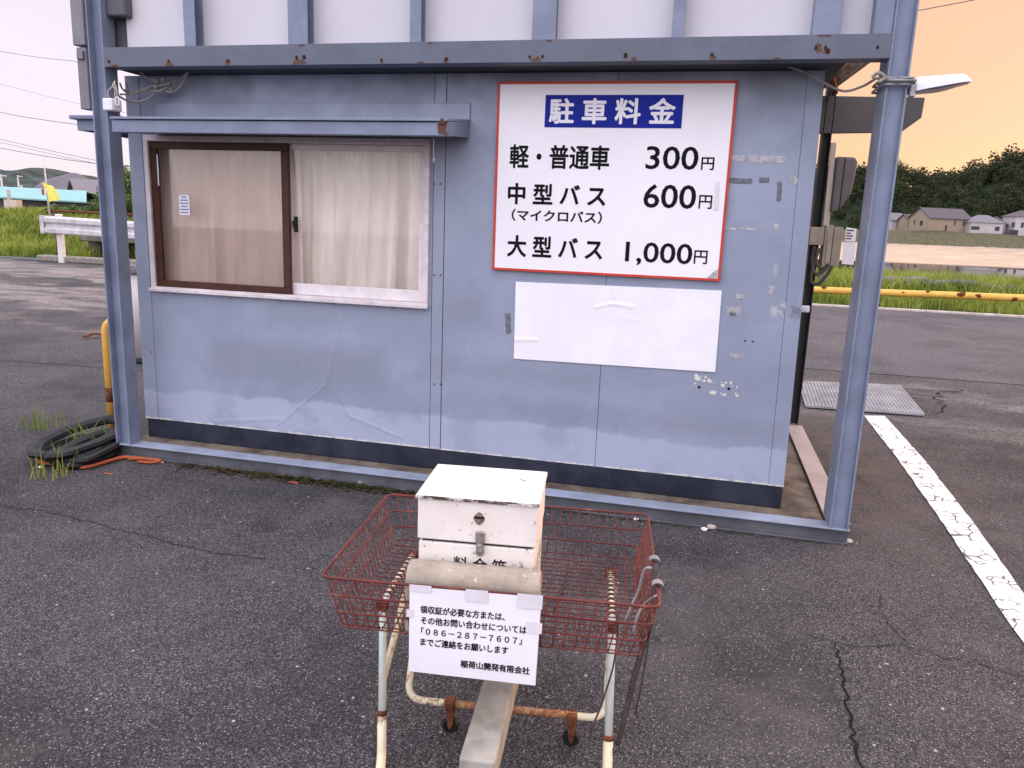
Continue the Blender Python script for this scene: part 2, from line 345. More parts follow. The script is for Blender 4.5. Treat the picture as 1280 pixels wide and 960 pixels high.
# tape scraps, bare patches and chipped paint left where older notices hung (right-hand end of the wall)
wb2 = b.math('MULTIPLY', b.math('SUBTRACT', b.noise(55, 4, .7), .5), .045)
for (x0, z0, x1, z1, col, a) in (
        (1.79, 1.29, 1.81, 1.35, (.44, .43, .45), .6), (1.585, 1.085, 1.65, 1.12, (.42, .38, .36), .8), (1.60, 1.072, 1.63, 1.09, (.05, .05, .06), .9), (1.80, 1.09, 1.83, 1.13, (.5, .5, .52), .7), (1.90, 1.08, 1.94, 1.14, (.10, .10, .12), .6),
        
        (-.13, 1.72, -.115, 1.76, (.10, .09, .10), .8)):
    msk = b.rect(x0, z0, x1, z1, .006, wb2); c = b.mix(b.math('MULTIPLY', msk, b.math('MULTIPLY', b.mr(b.noise(80, 3), .34, .46), a)), c, col)
edge = b.math('MULTIPLY', b.mr(b.math('ADD', q[2], b.math('MULTIPLY', b.noise(26, 5, .7), .03)), .214, .206), b.mr(b.noise(12, 4, .7), .42, .52)); c = b.mix(edge, c, (.62, .58, .56))
hgt = b.math('MULTIPLY', b.noise(1.3, 3), .5)
for (ax, az, bx, bz, k, wd) in ((-.575, .93, -.68, .50, .35, .012), (-.60, .80, -.70, .48, .5, .05), (-.70, .50, -1.00, .24, .35, .014), (-.74, .50, -1.02, .22, .55, .07), (-.62, .48, -.52, .32, .35, .012), (-.52, .33, -.20, .235, .35, .016), (-.55, .36, -.25, .24, .4, .06), (-.585, .46, -.53, .25, .3, .010), (-1.0, .27, -1.45, .21, .35, .02), (-.36, .78, -.30, .72, .12, .008)):
    hgt = b.math('ADD', hgt, b.math('MULTIPLY', b.mr(b.seg(ax, az, bx, bz), wd, 0), k))
b.bump(b.math('ADD', hgt, b.math('MULTIPLY', b.noise(24, 4), .02)), .42, .014)
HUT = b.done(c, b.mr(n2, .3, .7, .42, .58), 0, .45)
STEEL = m_steel('tower_steel', (.195, .225, .318)); BEAM = m_steel('beam_steel', (.118, .130, .176), .72)
RUSTHOLE = m_plain('rusty_bolt_hole', (.045, .018, .010), .9, 0, .4, 60)
b = NB('rust_bleed'); n = b.noise(60, 5, .7); m = b.done(b.mix(b.mr(n, .4, .6), (.13, .050, .028), (.085, .055, .045)), .9); RUSTBLEED = m
SKIRT = m_steel('skirt_paint', (.022, .026, .045), .8, .35, .40, (.03, .03, .03)); DARKST = m_plain('dark_and_backlit_steel', (.035, .033, .035), .6)
WHITEP = m_plain('white_panel', (.58, .56, .61), .55, 0, .06, .8)
SIGNW = m_plain('sign_white', (.83, .80, .85), .38, 0, .035, 2); SIGNR = m_plain('sign_red', (.52, .055, .035), .45, 0, .12, 12); SIGNB = m_plain('sign_blue', (.008, .018, .26), .6, 0, .08, 3, 0, .15); INK = m_plain('black_ink', (.007, .006, .008), .75, 0, .1, 9, 0, .12)
PAPER = m_plain('paper_white', (.80, .77, .82), .55, 0, .03, 6); TAPE = m_plain('clear_tape', (.70, .66, .71), .25, 0, .05, 20)
b = NB('blank_sheet'); q = b.sep(); h = b.math('MULTIPLY', b.noise(3, 2), .1)
for (ax, az, bx, bz, k, wd) in ((-.10, .095, -.02, .118, .8, .016), (-.02, .118, .09, .108, 1, .018), (-.02, .21, .02, .12, .7, .02), (-.045, .08, -.045, -.12, .5, .012), (.02, .07, .01, -.12, .5, .012), (-.54, -.105, -.42, -.10, 1, .018), (.36, .10, .345, -.11, .5, .012), (.12, .18, .19, .10, .35, .03), (.05, .05, .13, .04, .3, .02)):
    h = b.math('ADD', h, b.math('MULTIPLY', b.mr(b.seg(ax, az, bx, bz), wd, 0), k))
b.bump(h, .35, .008); SHEET = b.done(b.mix(b.mr(b.noise(5, 4), .4, .7), (.80, .77, .82), (.85, .82, .87)), .42)
ALU = m_plain('aluminium_frame', (.66, .59, .61), .42, 0, .15, 18); ALUW = m_plain('white_sash', (.74, .67, .69), .45, 0, .12, 10); BROWN = m_plain('brown_sash', (.070, .028, .020), .42, .1, .2, 14)
def m_glass(name, tint=(1, 1, 1), base=.06):
    b = NB(name); tr = b.n('ShaderNodeBsdfTransparent'); tr.inputs[0].default_value = (*tint, 1); gl = b.n('ShaderNodeBsdfGlossy'); gl.inputs['Roughness'].default_value = .03
    gl.inputs[0].default_value = (.95, .93, .95, 1)
    lw = b.n('ShaderNodeFresnel'); lw.inputs[0].default_value = 1.33
    ms = b.n('ShaderNodeMixShader'); b.put(ms.inputs[0], b.math('ADD', lw.outputs[0], base)); b.t.links.new(tr.outputs[0], ms.inputs[1]); b.t.links.new(gl.outputs[0], ms.inputs[2])
    b.t.links.new(ms.outputs[0], b.t.nodes['Material Output'].inputs[0]); b.t.nodes.remove(b.p); return b.m
GLASS = m_glass('window_glass', (.985, .975, .97), .0); GLASSD = m_glass('dusty_glass', (.90, .86, .84), .015)
def m_cloth(name, col):
    b = NB(name); n = b.noise(4, 5, .6, b.vec((3, 3, .7))); c = b.mix(b.mr(n, .3, .7), tuple(k * .9 for k in col), tuple(min(1, k * 1.08) for k in col)); m = b.done(c, .95, 0, .1)
    tr = b.n('ShaderNodeBsdfTranslucent'); b.put(tr.inputs[0], c); ms = b.n('ShaderNodeMixShader'); ms.inputs[0].default_value = .12
    b.t.links.new(b.p.outputs[0], ms.inputs[1]); b.t.links.new(tr.outputs[0], ms.inputs[2]); b.t.links.new(ms.outputs[0], b.t.nodes['Material Output'].inputs[0]); return m
CURT = m_cloth('lace_curtain', (.95, .865, .81)); DARK = m_plain('dark_room', (.05, .045, .04), .9); BLACK = m_plain('black_plastic_and_shade', (.014, .013, .014), .5, 0, .3, 20)
RUBBER = m_plain('black_rubber', (.011, .0105, .012), .6, 0, .35, 18, .2, .25); ORANGE = m_plain('orange_hose', (.36, .085, .035), .55, 0, .2, 18)
YELLOW = m_steel('yellow_pipe_paint', (.68, .38, .075), .66, .15, .5, (.35, .2, .08)); WOODGREY = m_plain('weathered_log', (.16, .15, .15), .9, 0, .4, 7, .6)
GALV = m_plain('galvanised_rail', (.52, .50, .52), .5, .2, .22, 5); WHITERUST = m_steel('chipped_white_paint', (.66, .64, .63), .60, .1, .6)
b = NB('cash_box_paint'); n = b.math('MAXIMUM', b.noise(24, 7, .72), b.math('ADD', b.noise(62, 4, .72), -.012)); q = b.sep(); e = b.noise(9, 6, .7); chip = b.math('MAXIMUM', b.mr(n, .635, .665), b.math('MULTIPLY', b.math('MULTIPLY', b.mr(q[0], .075, .11), b.mr(q[2], .19, .165)), b.mr(b.noise(48, 6, .75), .50, .55)))
c = b.mix(b.mr(e, .3, .7), (.74, .67, .63), (.82, .755, .715)); c = b.mix(chip, c, (.16, .11, .09)); b.bump(b.math('MULTIPLY', chip, -1), .5, .002); CBOX = b.done(c, .55)
b = NB('cash_box_worn_edge'); n = b.noise(45, 6, .75, b.vec((.5, 1, 1))); BOXEDGE = b.done(b.mix(b.mr(n, .46, .58), (.07, .045, .04), (.62, .55, .52)), .7)
REDW = m_steel('basket_red_paint', (.135, .026, .022), .55, .35, .6, (.06, .03, .025)); CREAM = m_steel('cream_tube_paint', (.68, .60, .42), .535, .12, .45, (.45, .33, .18)); SLEEVE = m_steel('pale_sleeve_paint', (.66, .71, .65), .66, .1, .4, (.4, .4, .35))
RUSTY = m_plain('bare_rust', (.15, .055, .028), .9, 0, .5, 40, .3); STRAPG = m_plain('grey_strap', (.27, .255, .27), .5, 0, .2, 20); STRAPD = m_plain('perished_strap', (.06, .042, .042), .75, 0, .4, 30)
b = NB('weight_concrete'); n = b.noise(11, 7, .65); fi = b.noise(70, 4, .7); c = b.mix(b.mr(n, .3, .7), (.25, .205, .165), (.42, .355, .29)); c = b.mix(b.mr(fi, .62, .68), c, (.60, .54, .48)); b.bump(b.math('ADD', fi, n), .4, .004); BLOCK = b.done(c, .88)
BEAMC = m_plain('beam_concrete', (.32, .295, .265), .9, 0, .3, 9, .5); TAN = m_plain('tan_box_paint', (.34, .295, .235), .6, 0, .15, 8); METERG = m_plain('meter_grey', (.13, .115, .12), .5, 0, .1, 6); BOARD = m_plain('pale_board', (.50, .42, .38), .7, 0, .15, 6); CABLE = m_plain('grey_cable', (.27, .245, .225), .6, 0, .2, 20)
LAMPW = m_plain('lamp_white', (.74, .72, .78), .4, 0, .06, 8); LENS = m_plain('lamp_lens', (.62, .55, .52), .3, 0, .1, 30)
b = NB('drain_grate_steel'); v = b.vec((1, 1, 1)); q = b.sep(); g = b.math('MULTIPLY', b.math('SINE', b.math('MULTIPLY', q[0], 150)), b.math('SINE', b.math('MULTIPLY', q[1], 90))); GRATE = b.done(b.mix(b.noise(30, 3), (.30, .28, .30), (.46, .43, .46)), .5, .4)

# ---------------------------------------------------------------- the ground
def sheet(name, pts, mat, z=0.0, th=0.0):
    mb = MB()
    if th: mb.prism([(x, y, z - th) for x, y in pts], (0, 0, th))
    else: mb.poly([(x, y, z) for x, y in pts])
    return structure(name, mb, mat)
sheet('terrain', [(-900, -60), (900, -60), (900, 1500), (-900, 1500)], GRASS_SOIL, -1.6)
# the paved lot, its cracks as a second material
mb = MB(); mb.prism([(-70, -55, -1.4), (40, -55, -1.4), (40, 17.9, -1.4), (-13.5, 17.9, -1.4), (-19.4, 18.4, -1.4), (-70, 18.4, -1.4)], (0, 0, 1.4))
SEAM = m_plain('seam_dark', (.038, .034, .036), .95, 0, .5, 30)
def crackline(pts, wd, jit=.02, step=.045, z=.0022, mi=1):
    pts = [Vector((p[0], p[1], z)) for p in pts]; o = []
    for a, c_ in zip(pts, pts[1:]):
        n = max(2, int((c_ - a).length / step)); per = Vector((-(c_ - a).y, (c_ - a).x, 0)).normalized()
        o += [a.lerp(c_, i / n) + per * random.uniform(-jit, jit) for i in range(n)]
    o.append(pts[-1]); l, r_ = [], []
    for i, p in enumerate(o):
        t = (o[min(i + 1, len(o) - 1)] - o[max(i - 1, 0)]).normalized(); per = Vector((-t.y, t.x, 0)); h = wd * random.uniform(.35, 1) * (0.35 if i in (0, len(o) - 1) else 1)
        l.append(p + per * h / 2); r_.append(p - per * h / 2)
    for i in range(len(o) - 1):
        mb.poly((l[i], r_[i], r_[i + 1], l[i + 1]), mi)
crackline([(.606, 2.852), (.600, 2.608), (.576, 2.416), (.567, 2.251), (.574, 2.144), (.62, 1.9), (.60, 1.5)], .012, .011, .026)
crackline([(.50, 2.90), (.606, 2.86), (.72, 2.87), (.855, 2.913), (.981, 2.872), (1.225, 2.825), (1.6, 2.75)], .006, .014, .03, .0022, 2)
crackline([(.846, 3.38), (.822, 3.21), (.86, 3.05), (.87, 2.93)], .006, .02, .03, .0022, 2)
crackline([(-3.4, 2.97), (-3.072, 2.99), (-2.742, 2.938), (-2.335, 2.874), (-2.051, 2.829), (-1.75, 2.84)], .010, .012, .02, .0022, 2)
crackline([(-9, 6.25), (-6.6, 6.03), (-5.465, 6.10), (-4.6, 6.2)], .022, .02, .06, .0022, 2)
crackline([(2.1, 7.2), (2.25, 7.6), (2.35, 8.2), (2.7, 8.6)], .025, .05, .08)
structure('parking_lot', mb, [ASPH, CRACK, SEAM])
sheet('road', [(-2.5, 9.2), (40, 8.8), (40, 17.5), (-2.5, 17.5)], ROAD, .005)
mb = MB(); mb.box((-2.5, 17.5, -.05), (40, 17.62, .045), .01); structure('road_kerb', mb, CONC_EDGE)
mb = MB(); pl = [(1.446, 6.9), (1.618, 6.96), (1.60, 5.6), (1.54, 4.4), (1.45, 3.2), (1.42, 1.2), (1.29, 1.2), (1.312, 3.2), (1.375, 4.4), (1.42, 5.6)]
pts = []
for a, c_ in zip(pl, pl[1:] + pl[:1]):
    n = 14
    for i in range(n):
        p = Vector(a).lerp(Vector(c_), i / n); pts.append((p.x + random.uniform(-.0025, .0025), p.y + random.uniform(-.002, .002), .006))
mb.poly(pts); structure('painted_line', mb, PAINT)

# grass banks, pond, far shore
def strip(name, fn, nu, nv, mat):
    mb = MB(); mb.grid(fn, nu, nv); return structure(name, mb, mat)
def rightbank(u, v):
    x = -2.5 + 42.5 * u; y = 17.62 + 7.4 * v
    z = .02 + .10 * math.sin(min(v * 3, 1) * math.pi / 2) + .03 * math.sin(x * 2.1) * math.sin(y * 1.7) - (max(0, v - .82) * 6) ** 2 * .8
    return Vector((x, y, z))
strip('grass_bank', rightbank, 80, 14, GRASS_SOIL)
def leftz(x, y):
    t = max(0, min(1, (y - 18.4) / 5.5)); return .02 + 1.02 * t * t * (3 - 2 * t) * max(.25, min(1, (-x - 13) / 5.0 + .55)) + .06 * math.sin(x * 1.3) * math.sin(y * 1.9) * t
def leftbank(u, v): x = -48 + 40 * u; y = 18.4 + 14 * v; return Vector((x, y, leftz(x, y)))
strip('grass_embankment', leftbank, 80, 28, GRASS_SOIL)
mb = MB(); mb.poly([(-30, 24.0, -.56), (700, 24.0, -.56), (700, 262, -.56), (-30, 262, -.56)])
wv = [(random.uniform(1.6, 2.6), random.uniform(-.7, .7), random.uniform(0, 6.28), random.uniform(.4, 1)) for _ in range(7)]
def ripple(u, v):                                # the breeze ruffles the far part of the pond, the near strip lies calm
    x = -5 + 165 * u; y = 66 + 194 * v + 3 * math.sin(x * .13) + 1.5 * math.sin(x * .41); k = min(1, v * 25)
    return Vector((x, y, -.55 + k * .12 * sum(a * math.sin(f * (math.cos(d) * y + math.sin(d) * x) + p) for f, d, p, a in wv) / 2 + .03 * k))
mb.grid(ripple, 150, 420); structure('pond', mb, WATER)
def farbank(u, v): x = -60 + 500 * u; y = 258 + 60 * v; z = -.9 + 4.6 * min(1, v * 3.2) ** .8 + .25 * math.sin(x * .11) + .15 * math.sin(x * .37); return Vector((x, y, z))
strip('far_bank', farbank, 120, 16, DRYGRASS)
def blades(name, pos, hmin, hmax, wd, mat, label, lean=.35):
    n = len(pos); P = np.asarray(pos); a = rng.uniform(0, 2 * np.pi, n); h = rng.uniform(hmin, hmax, n); lx = rng.normal(0, lean, n) * h; ly = rng.normal(0, lean, n) * h
    dx, dy = np.cos(a) * wd, np.sin(a) * wd
    V = np.empty((n, 5, 3)); V[:, 0] = P - np.c_[dx, dy, np.zeros(n) + .01]; V[:, 1] = P + np.c_[dx, dy, np.zeros(n) - .01]
    mid = P + np.c_[lx * .35, ly * .35, h * .6]; V[:, 2] = mid + np.c_[dx, dy, h * 0] * .7; V[:, 3] = mid - np.c_[dx, dy, h * 0] * .7; V[:, 4] = P + np.c_[lx, ly, h]
    F = []
    for i in range(n): k = 5 * i; F += [(k, k + 1, k + 2, k + 3), (k + 3, k + 2, k + 4)]
    return tag(raw(name, V.reshape(-1, 3).tolist(), F, mat), label, None, None, 'stuff')
ps = []
for i in range(26000):
    v = random.random() ** .9; x = random.uniform(-1, 13); y = 17.66 + 6.4 * v; z = rightbank((x + 2.5) / 42.5, (y - 17.62) / 7.4).z
    ps.append((x, y, z))
near = [p for p in ps if p[1] < 19.2]; farp = [p for p in ps if p[1] >= 19.2]
blades('grass', near, .08, .28, .012, GRASS, 'short rough grass growing under the yellow pipe rail by the road')
blades('tall_grass', farp, .25, .62, .016, GRASS, 'tall bright grass growing along the near edge of the pond')
ps = []
for i in range(30000):
    x = random.uniform(-27, -10); y = 18.45 + 9 * random.random() ** 1.2
    if x > -17 and y < 19.2: continue
    ps.append((x, y, leftz(x, y)))
blades('embankment_grass', ps, .12, .42, .022, GRASS, 'sunlit green grass growing over the left embankment')
ps = [(random.uniform(-3.62, -3.40), random.uniform(3.35, 3.62), 0) for _ in range(26)] + [(random.gauss(-3.72, .03), random.gauss(3.9, .05), 0) for _ in range(22)] + [(random.gauss(-3.66, .04), random.gauss(3.98, .04), .0) for _ in range(20)] + [(random.gauss(-4.28, .06), random.gauss(4.2, .05), 0) for _ in range(30)] + [(random.uniform(-3.3, -3.2), random.uniform(4.2, 4.4), .0) for _ in range(20)]
blades('weeds', ps, .06, .20, .004, GRASS, 'thin green weeds sprouting round the black rubber loops', .3)

# ---------------------------------------------------------------- the hut
YF, YW = 3.863, 4.116                      # front of the steel tower, front of the hut wall
hut = thing('ticket_hut', 'blue-grey painted steel hut with a curtained sliding window, inside the sign tower frame', 'hut', (-HX, YW, 0))
WX0, WX1, WZ0, WZ1 = -3.280, -1.482, 1.016, 1.928
XL, ZB, ZT = -3.388, .186, 2.262
mb = MB()
mb.box((XL, YW, ZB), (WX0, YW + .05, ZT)); mb.box((WX0, YW, WZ1), (WX1, YW + .05, ZT)); mb.box((WX0, YW, ZB), (WX1, YW + .05, WZ0))
mb.box((WX1, YW, ZB), (-.4895, YW + .05, ZT)); mb.prism([(-.4865, YW, ZB), (.513, YW, ZB), (.487, YW, ZT), (-.4865, YW, ZT)], (0, .05, 0))
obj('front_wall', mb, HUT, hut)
mb = MB(); mb.box((XL, YW + .05, ZB), (XL + .05, 6.3, ZT)); mb.box((.43, YW + .052, ZB), (.48, 4.55, ZT)); mb.box((.43, 6.0, ZB), (.48, 6.3, ZT)); mb.box((.43, 4.55, ZB), (.48, 6.0, .95)); mb.box((.43, 4.55, 2.02), (.48, 6.0, ZT))
mb.box((XL + .05, 6.25, ZB), (-3.0, 6.3, ZT)); mb.box((-.3, 6.25, ZB), (.43, 6.3, ZT)); mb.box((-3.0, 6.25, ZB), (-.3, 6.3, .9)); mb.box((-3.0, 6.25, 2.05), (-.3, 6.3, ZT)); obj('side_wall', mb, m_steel('hut_side_paint', (.20, .21, .27)), hut)  # side and rear openings added, out of view, to backlight the curtains
mb = MB(); mb.box((-.55, YW + .05, ZB), (-.42, YW + .06, ZT)); mb.box((-1.49, YW + .06, ZB), (-1.38, YW + .09, ZT)); obj('seam_backing', mb, DARK, hut)
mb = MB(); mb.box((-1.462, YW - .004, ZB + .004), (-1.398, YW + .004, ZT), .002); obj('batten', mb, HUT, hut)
mb = MB(); mb.prism([(.440, YW - .004, ZB), (.516, YW - .004, ZB), (.490, YW - .004, ZT), (.414, YW - .004, ZT)], (0, .003, 0)); mb.box((.437, YW - .0045, ZB), (.4395, YW - .001, ZB + .01)); obj('corner_trim', mb, HUT, hut)
mb = MB(); mb.box((XL - .004, YW - .004, ZB), (-3.300, YW - .001, ZT)); mb.box((XL - .004, YW - .001, ZB), (XL - .001, YW + .06, ZT)); obj('corner_trim', mb, HUT, hut)
mb = MB(); mb.box((-3.386, YW + .002, .062), (.514, YW + .05, .1845), .004); obj('skirting', mb, SKIRT, hut)
mb = MB(); mb.box((-3.42, 3.965, -.02), (.715, 6.4, .061)); obj('floor_slab', mb, m_plain('stained_slab', (.165, .13, .105), .85, 0, .5, 7, .4), hut)
mb = MB(); mb.box((XL + .05, YW + .05, .062), (.43, 6.25, .07)); obj('floor', mb, m_plain('hut_floor', (.35, .31, .27), .7), hut)
mb = MB(); mb.box((.450, 4.55, .95), (.455, 6.0, 2.02)); obj('backlight_side_pane', mb, GLASS, hut)  # glass in the added side opening that lets light in behind the curtains
mb = MB(); mb.box((-3.0, 6.272, .9), (-.3, 6.277, 2.05)); obj('backlight_rear_pane', mb, GLASS, hut)  # glass in the added rear opening, unseen, same use
mb = MB(); mb.box((-3.30, YF + .0915, ZT + .003), (.56, 6.4, ZT + .045), .004); obj('roof', mb, m_plain('dark_roof_edge', (.05, .05, .06), .7), hut)
# canopy over the window: flashing on the wall, sloping top plate, hanging fascia and closed ends
HX0, HX1, HY = -3.19, -1.262, 3.745
hd = MB()
hd.prism([(HX0, YW, 2.030), (HX0, HY - .012, 1.985), (HX0, HY - .012, 1.972), (HX0, YW, 2.016)], (HX1 - HX0, 0, 0), .002)
hood = obj('window_canopy', hd, STEEL, hut)
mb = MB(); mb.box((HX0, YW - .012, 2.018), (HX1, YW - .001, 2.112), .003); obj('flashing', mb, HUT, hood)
mb = MB(); mb.box((HX0 + .002, HY, 1.906), (HX1 - .002, HY + .006, 1.968), .001); mb.box((HX0 + .002, HY + .006, 1.906), (HX1 - .002, HY + .06, 1.910)); obj('fascia', mb, STEEL, hood)
mb = MB(); mb.prism([(HX0 + .008, HY + .062, 1.911), (HX0 + .008, YW - .001, 1.943), (HX0 + .008, YW - .001, 1.953), (HX0 + .008, HY + .062, 1.921)], (HX1 - HX0 - .016, 0, 0)); obj('shade_soffit', mb, BLACK, hood)  # black plate added to stand for the shade under the canopy
for xx in (HX0, HX1 - .006):
    mb = MB(); mb.prism([(xx, HY + .008, 1.907), (xx, HY + .008, 1.972), (xx, YW - .013, 2.016), (xx, YW - .013, 1.935)], (.006, 0, 0)); obj('end_plate', mb, STEEL, hood)
mb = MB(); mb.prism([(-1.312 + random.uniform(-.004, .004), HY - .0025, z) for z in (1.972, 1.950, 1.930, 1.915)] + [(-1.262, HY - .0025, 1.908), (-1.270, HY - .0025, 1.94), (-1.264, HY - .0025, 1.968)], (0, .0015, 0)); mb.sphere((-1.29, HY - .004, 1.972), (.022, .012, .016), 0, 2, .25); obj('rust_stain', mb, RUSTBLEED, hood)
mb = MB(); mb.tube(curve([(-1.35, HY + .05, 1.90), (-1.352, HY + .05, 1.84), (-1.349, HY + .05, 1.80)]), .003, 6); mb.sphere((-1.349, HY + .05, 1.79), (.008, .008, .014)); obj('drip_wire', mb, STRAPG, hood)
# lower canopy on the left flank
e0 = xp(97, 163, -3.72); z0 = e0.z; y0 = e0.y
mb = MB(); mb.box((-3.75, y0 - .03, z0 + .062), (-3.40, 6.2, z0 + .085), .004); obj('side_canopy', mb, STEEL, hut)
mb = MB(); mb.box((-3.72, y0, z0), (-3.40, y0 + .008, z0 + .060)); mb.box((-3.72, y0 + .008, z0), (-3.712, 6.15, z0 + .060)); obj('side_canopy_fascia', mb, STEEL, hut)
# canopy over the service counter at the right, its front fascia and rusty deck
f0, f1 = wp(1020, 168, 6.0), wp(1157, 118, 6.0)
mb = MB(); mb.prism([(.50, 6.0, f0.z), (f1.x - .12, 6.0, f0.z + .02), (f1.x - .005, 6.0, f1.z - .15), (f1.x, 6.0, f1.z - .02), (.50, 6.0, f0.z + .262)], (0, .03, 0), .003)
obj('counter_canopy', mb, m_steel('brown_grey_fascia', (.075, .066, .066), .72, .2, .6, (.05, .04, .04)), hut)
mb = MB(); mb.box((.50, 6.03, f0.z + .20), (f1.x - .02, 7.0, f0.z + .23)); obj('canopy_roof', mb, DARKST, hut)
def deck(u, v): x = .40 + .40 * u; y = 3.99 + 1.99 * v; return Vector((x, y, 2.385 + .115 * v + .012 * math.sin(u * 60)))
mb = MB(); mb.grid(deck, 60, 4); obj('corrugated_deck', mb, m_steel('rusty_deck', (.60, .55, .48), .53, .3, .7, (.10, .05, .03)), hut)
mb = MB(); mb.prism([(.57, 4.8, 2.372), (.61, 4.8, 2.372), (.80, 5.9, 2.44), (.77, 5.9, 2.44)], (0, 0, .03)); obj('deck_brace', mb, RUSTY, hut)

# scraps of old tape left on the wall
TAPEOLD = m_plain('old_tape', (.40, .39, .42), .35, 0, .3, 40); TAPEDK = m_plain('dirty_tape', (.15, .15, .18), .5, 0, .4, 40)
for px, py, w_, h_, an, mt_ in ((922, 198, 15, 7, -2, TAPEOLD), (957, 199, 42, 8, 1, TAPEOLD), (992, 224, 11, 7, 38, TAPEOLD), (1006, 241, 13, 9, 42, TAPEOLD), (925, 226, 26, 6, 2, TAPEDK), (955, 225, 11, 6, 0, TAPEDK), (974, 239, 5, 22, -4, TAPEDK), (912, 286, 14, 3, 0, TAPEOLD), (936, 286, 18, 3, 4, TAPEOLD), (970, 283, 5, 7, 0, TAPEOLD), (925, 370, 9, 6, -8, TAPEOLD), (964, 362, 7, 9, 5, TAPEOLD), (984, 384, 22, 6, 30, TAPEOLD), (976, 392, 10, 3, 55, TAPEOLD), (921, 445, 16, 5, 3, TAPEOLD), (635, 404, 7, 26, -6, TAPEDK)):
    p = wp(px, py, YW - .001); k = 1 / 232.; pts = []
    for u, v in ((-.5, -.5), (-.1, -.54), (.5, -.47), (.53, .1), (.5, .5), (0, .46), (-.48, .52)):
        x, z = u * w_ * k, v * h_ * k; c_, s_ = math.cos(R(-an)), math.sin(R(-an)); pts.append((p.x + x * c_ - z * s_, YW - .0008, p.z + x * s_ + z * c_))
    mb = MB(); mb.prism(pts, (0, -.0008, 0)); obj('tape_scrap', mb, mt_, hut)
# flaked paint and old screw holes under the blank sheet
mb = MB()
for k in range(46):
    px, py = random.choice(((883, 471, 8, 5), (893, 490, 8, 2.5), (871, 475, 3, 6), (909, 480, 9, 3), (921, 489, 2, 6), (905, 493, 3, 2)))[:2]; sp_ = {883: (8, 5), 893: (8, 2.5), 871: (3, 6), 909: (9, 3), 921: (2, 6), 905: (3, 2)}[px]
    p = wp(px + random.gauss(0, sp_[0] * .6), py + random.gauss(0, sp_[1] * .6), YW); r_ = random.uniform(.002, .008) if k % 4 else random.uniform(.008, .014)
    mb.prism([(p.x + r_ * math.cos(a) * random.uniform(.5, 1.2), YW - .0004 - k * 6e-6, p.z + r_ * math.sin(a) * random.uniform(.4, 1.1)) for a in [q * math.pi / 3.5 for q in range(7)]], (0, -.0004, 0))
o = obj('flaked_paint', mb, m_plain('bare_primer', (.66, .60, .54), .9, 0, .15, 60), hut); o['kind'] = 'stuff'
for px, py in ((874, 484), (911, 486), (931, 426), (941, 427), (926, 373), (1007, 194)):
    p = wp(px, py, YW); mb = MB(); mb.cyl((p.x, YW - .0002, p.z), (p.x, YW - .0014, p.z), .008 if py > 480 else .005, 10); obj('screw_hole', mb, BLACK, hut)
for xx in (-1.4635, -1.3965):
    mb = MB(); mb.box((xx - .0017, YW - .0012, ZB + .004), (xx + .0017, YW + .002, ZT)); obj('seam', mb, DARK, hut)
mb = MB(); mb.prism([(.4385, YW - .0012, ZB), (.4415, YW - .0012, ZB), (.4155, YW - .0012, ZT), (.4125, YW - .0012, ZT)], (0, .002, 0)); obj('seam', mb, DARK, hut)
for px, py in ((543, 344), (551, 344), (543, 480), (551, 480), (543, 230), (551, 230), (190, 330), (190, 250), (190, 440), (222, 366), (292, 372), (354, 376), (420, 379), (495, 384)):
    p = wp(px, py, YW); mb = MB(); mb.cyl((p.x, YW - (.0342 if 200 < px < 500 else .0042), p.z), (p.x, YW - (.0362 if 200 < px < 500 else .0065), p.z), .0045, 8); obj('screw', mb, RUSTHOLE, hut)
# window: frame, sashes, panes, latch
win = MB(); t = .032
win.box((WX0, YW - .022, WZ1 - t), (WX1, YW + .06, WZ1), .002); win.box((WX0, YW - .022, WZ0), (WX1, YW + .06, WZ0 + .022), .002)
win.box((WX0, YW - .022, WZ0 + .022), (WX0 + .030, YW + .06, WZ1 - t), .002); win.box((WX1 - .030, YW - .022, WZ0 + .022), (WX1, YW + .06, WZ1 - t), .002)
win.box((WX0 - .012, YW - .034, WZ0 - .008), (WX1 + .004, YW - .022, WZ0 + .012), .003)
window = obj('window', win, ALU, hut)
def sash(x0, x1, z0, z1, y, side, top, bot, mat, glass):
    mb = MB()
    mb.box((x0, y, z1 - top), (x1, y + .025, z1), .003); mb.box((x0, y, z0), (x1, y + .025, z0 + bot), .003)
    mb.box((x0, y, z0 + bot), (x0 + side, y + .025, z1 - top), .003); mb.box((x1 - side, y, z0 + bot), (x1, y + .025, z1 - top), .003)
    obj('sash', mb, mat, window)
    mb = MB(); mb.box((x0 + side - .004, y + .010, z0 + bot - .004), (x1 - side + .004, y + .014, z1 - top + .004)); obj('pane', mb, glass, window)
sash(-3.248, -2.336, 1.0385, 1.893, YW - .010, .047, .042, .040, BROWN, GLASSD)
sash(-2.385, -1.514, 1.0385, 1.893, YW + .022, .040, .030, .066, ALUW, GLASS)
mb = MB(); mb.box((-2.322, YW + .012, 1.40), (-2.298, YW + .024, 1.49), .003); mb.cyl((-2.31, YW + .012, 1.455), (-2.31, YW - .004, 1.455), .014, 12); mb.box((-2.318, YW - .010, 1.425), (-2.302, YW - .002, 1.46), .003); obj('latch', mb, BLACK, window)
mb = MB(); mb.box((-3.197, YW - .0125, 1.64), (-3.190, YW - .0105, 1.82)); obj('draught_strip', mb, PAPER, window)

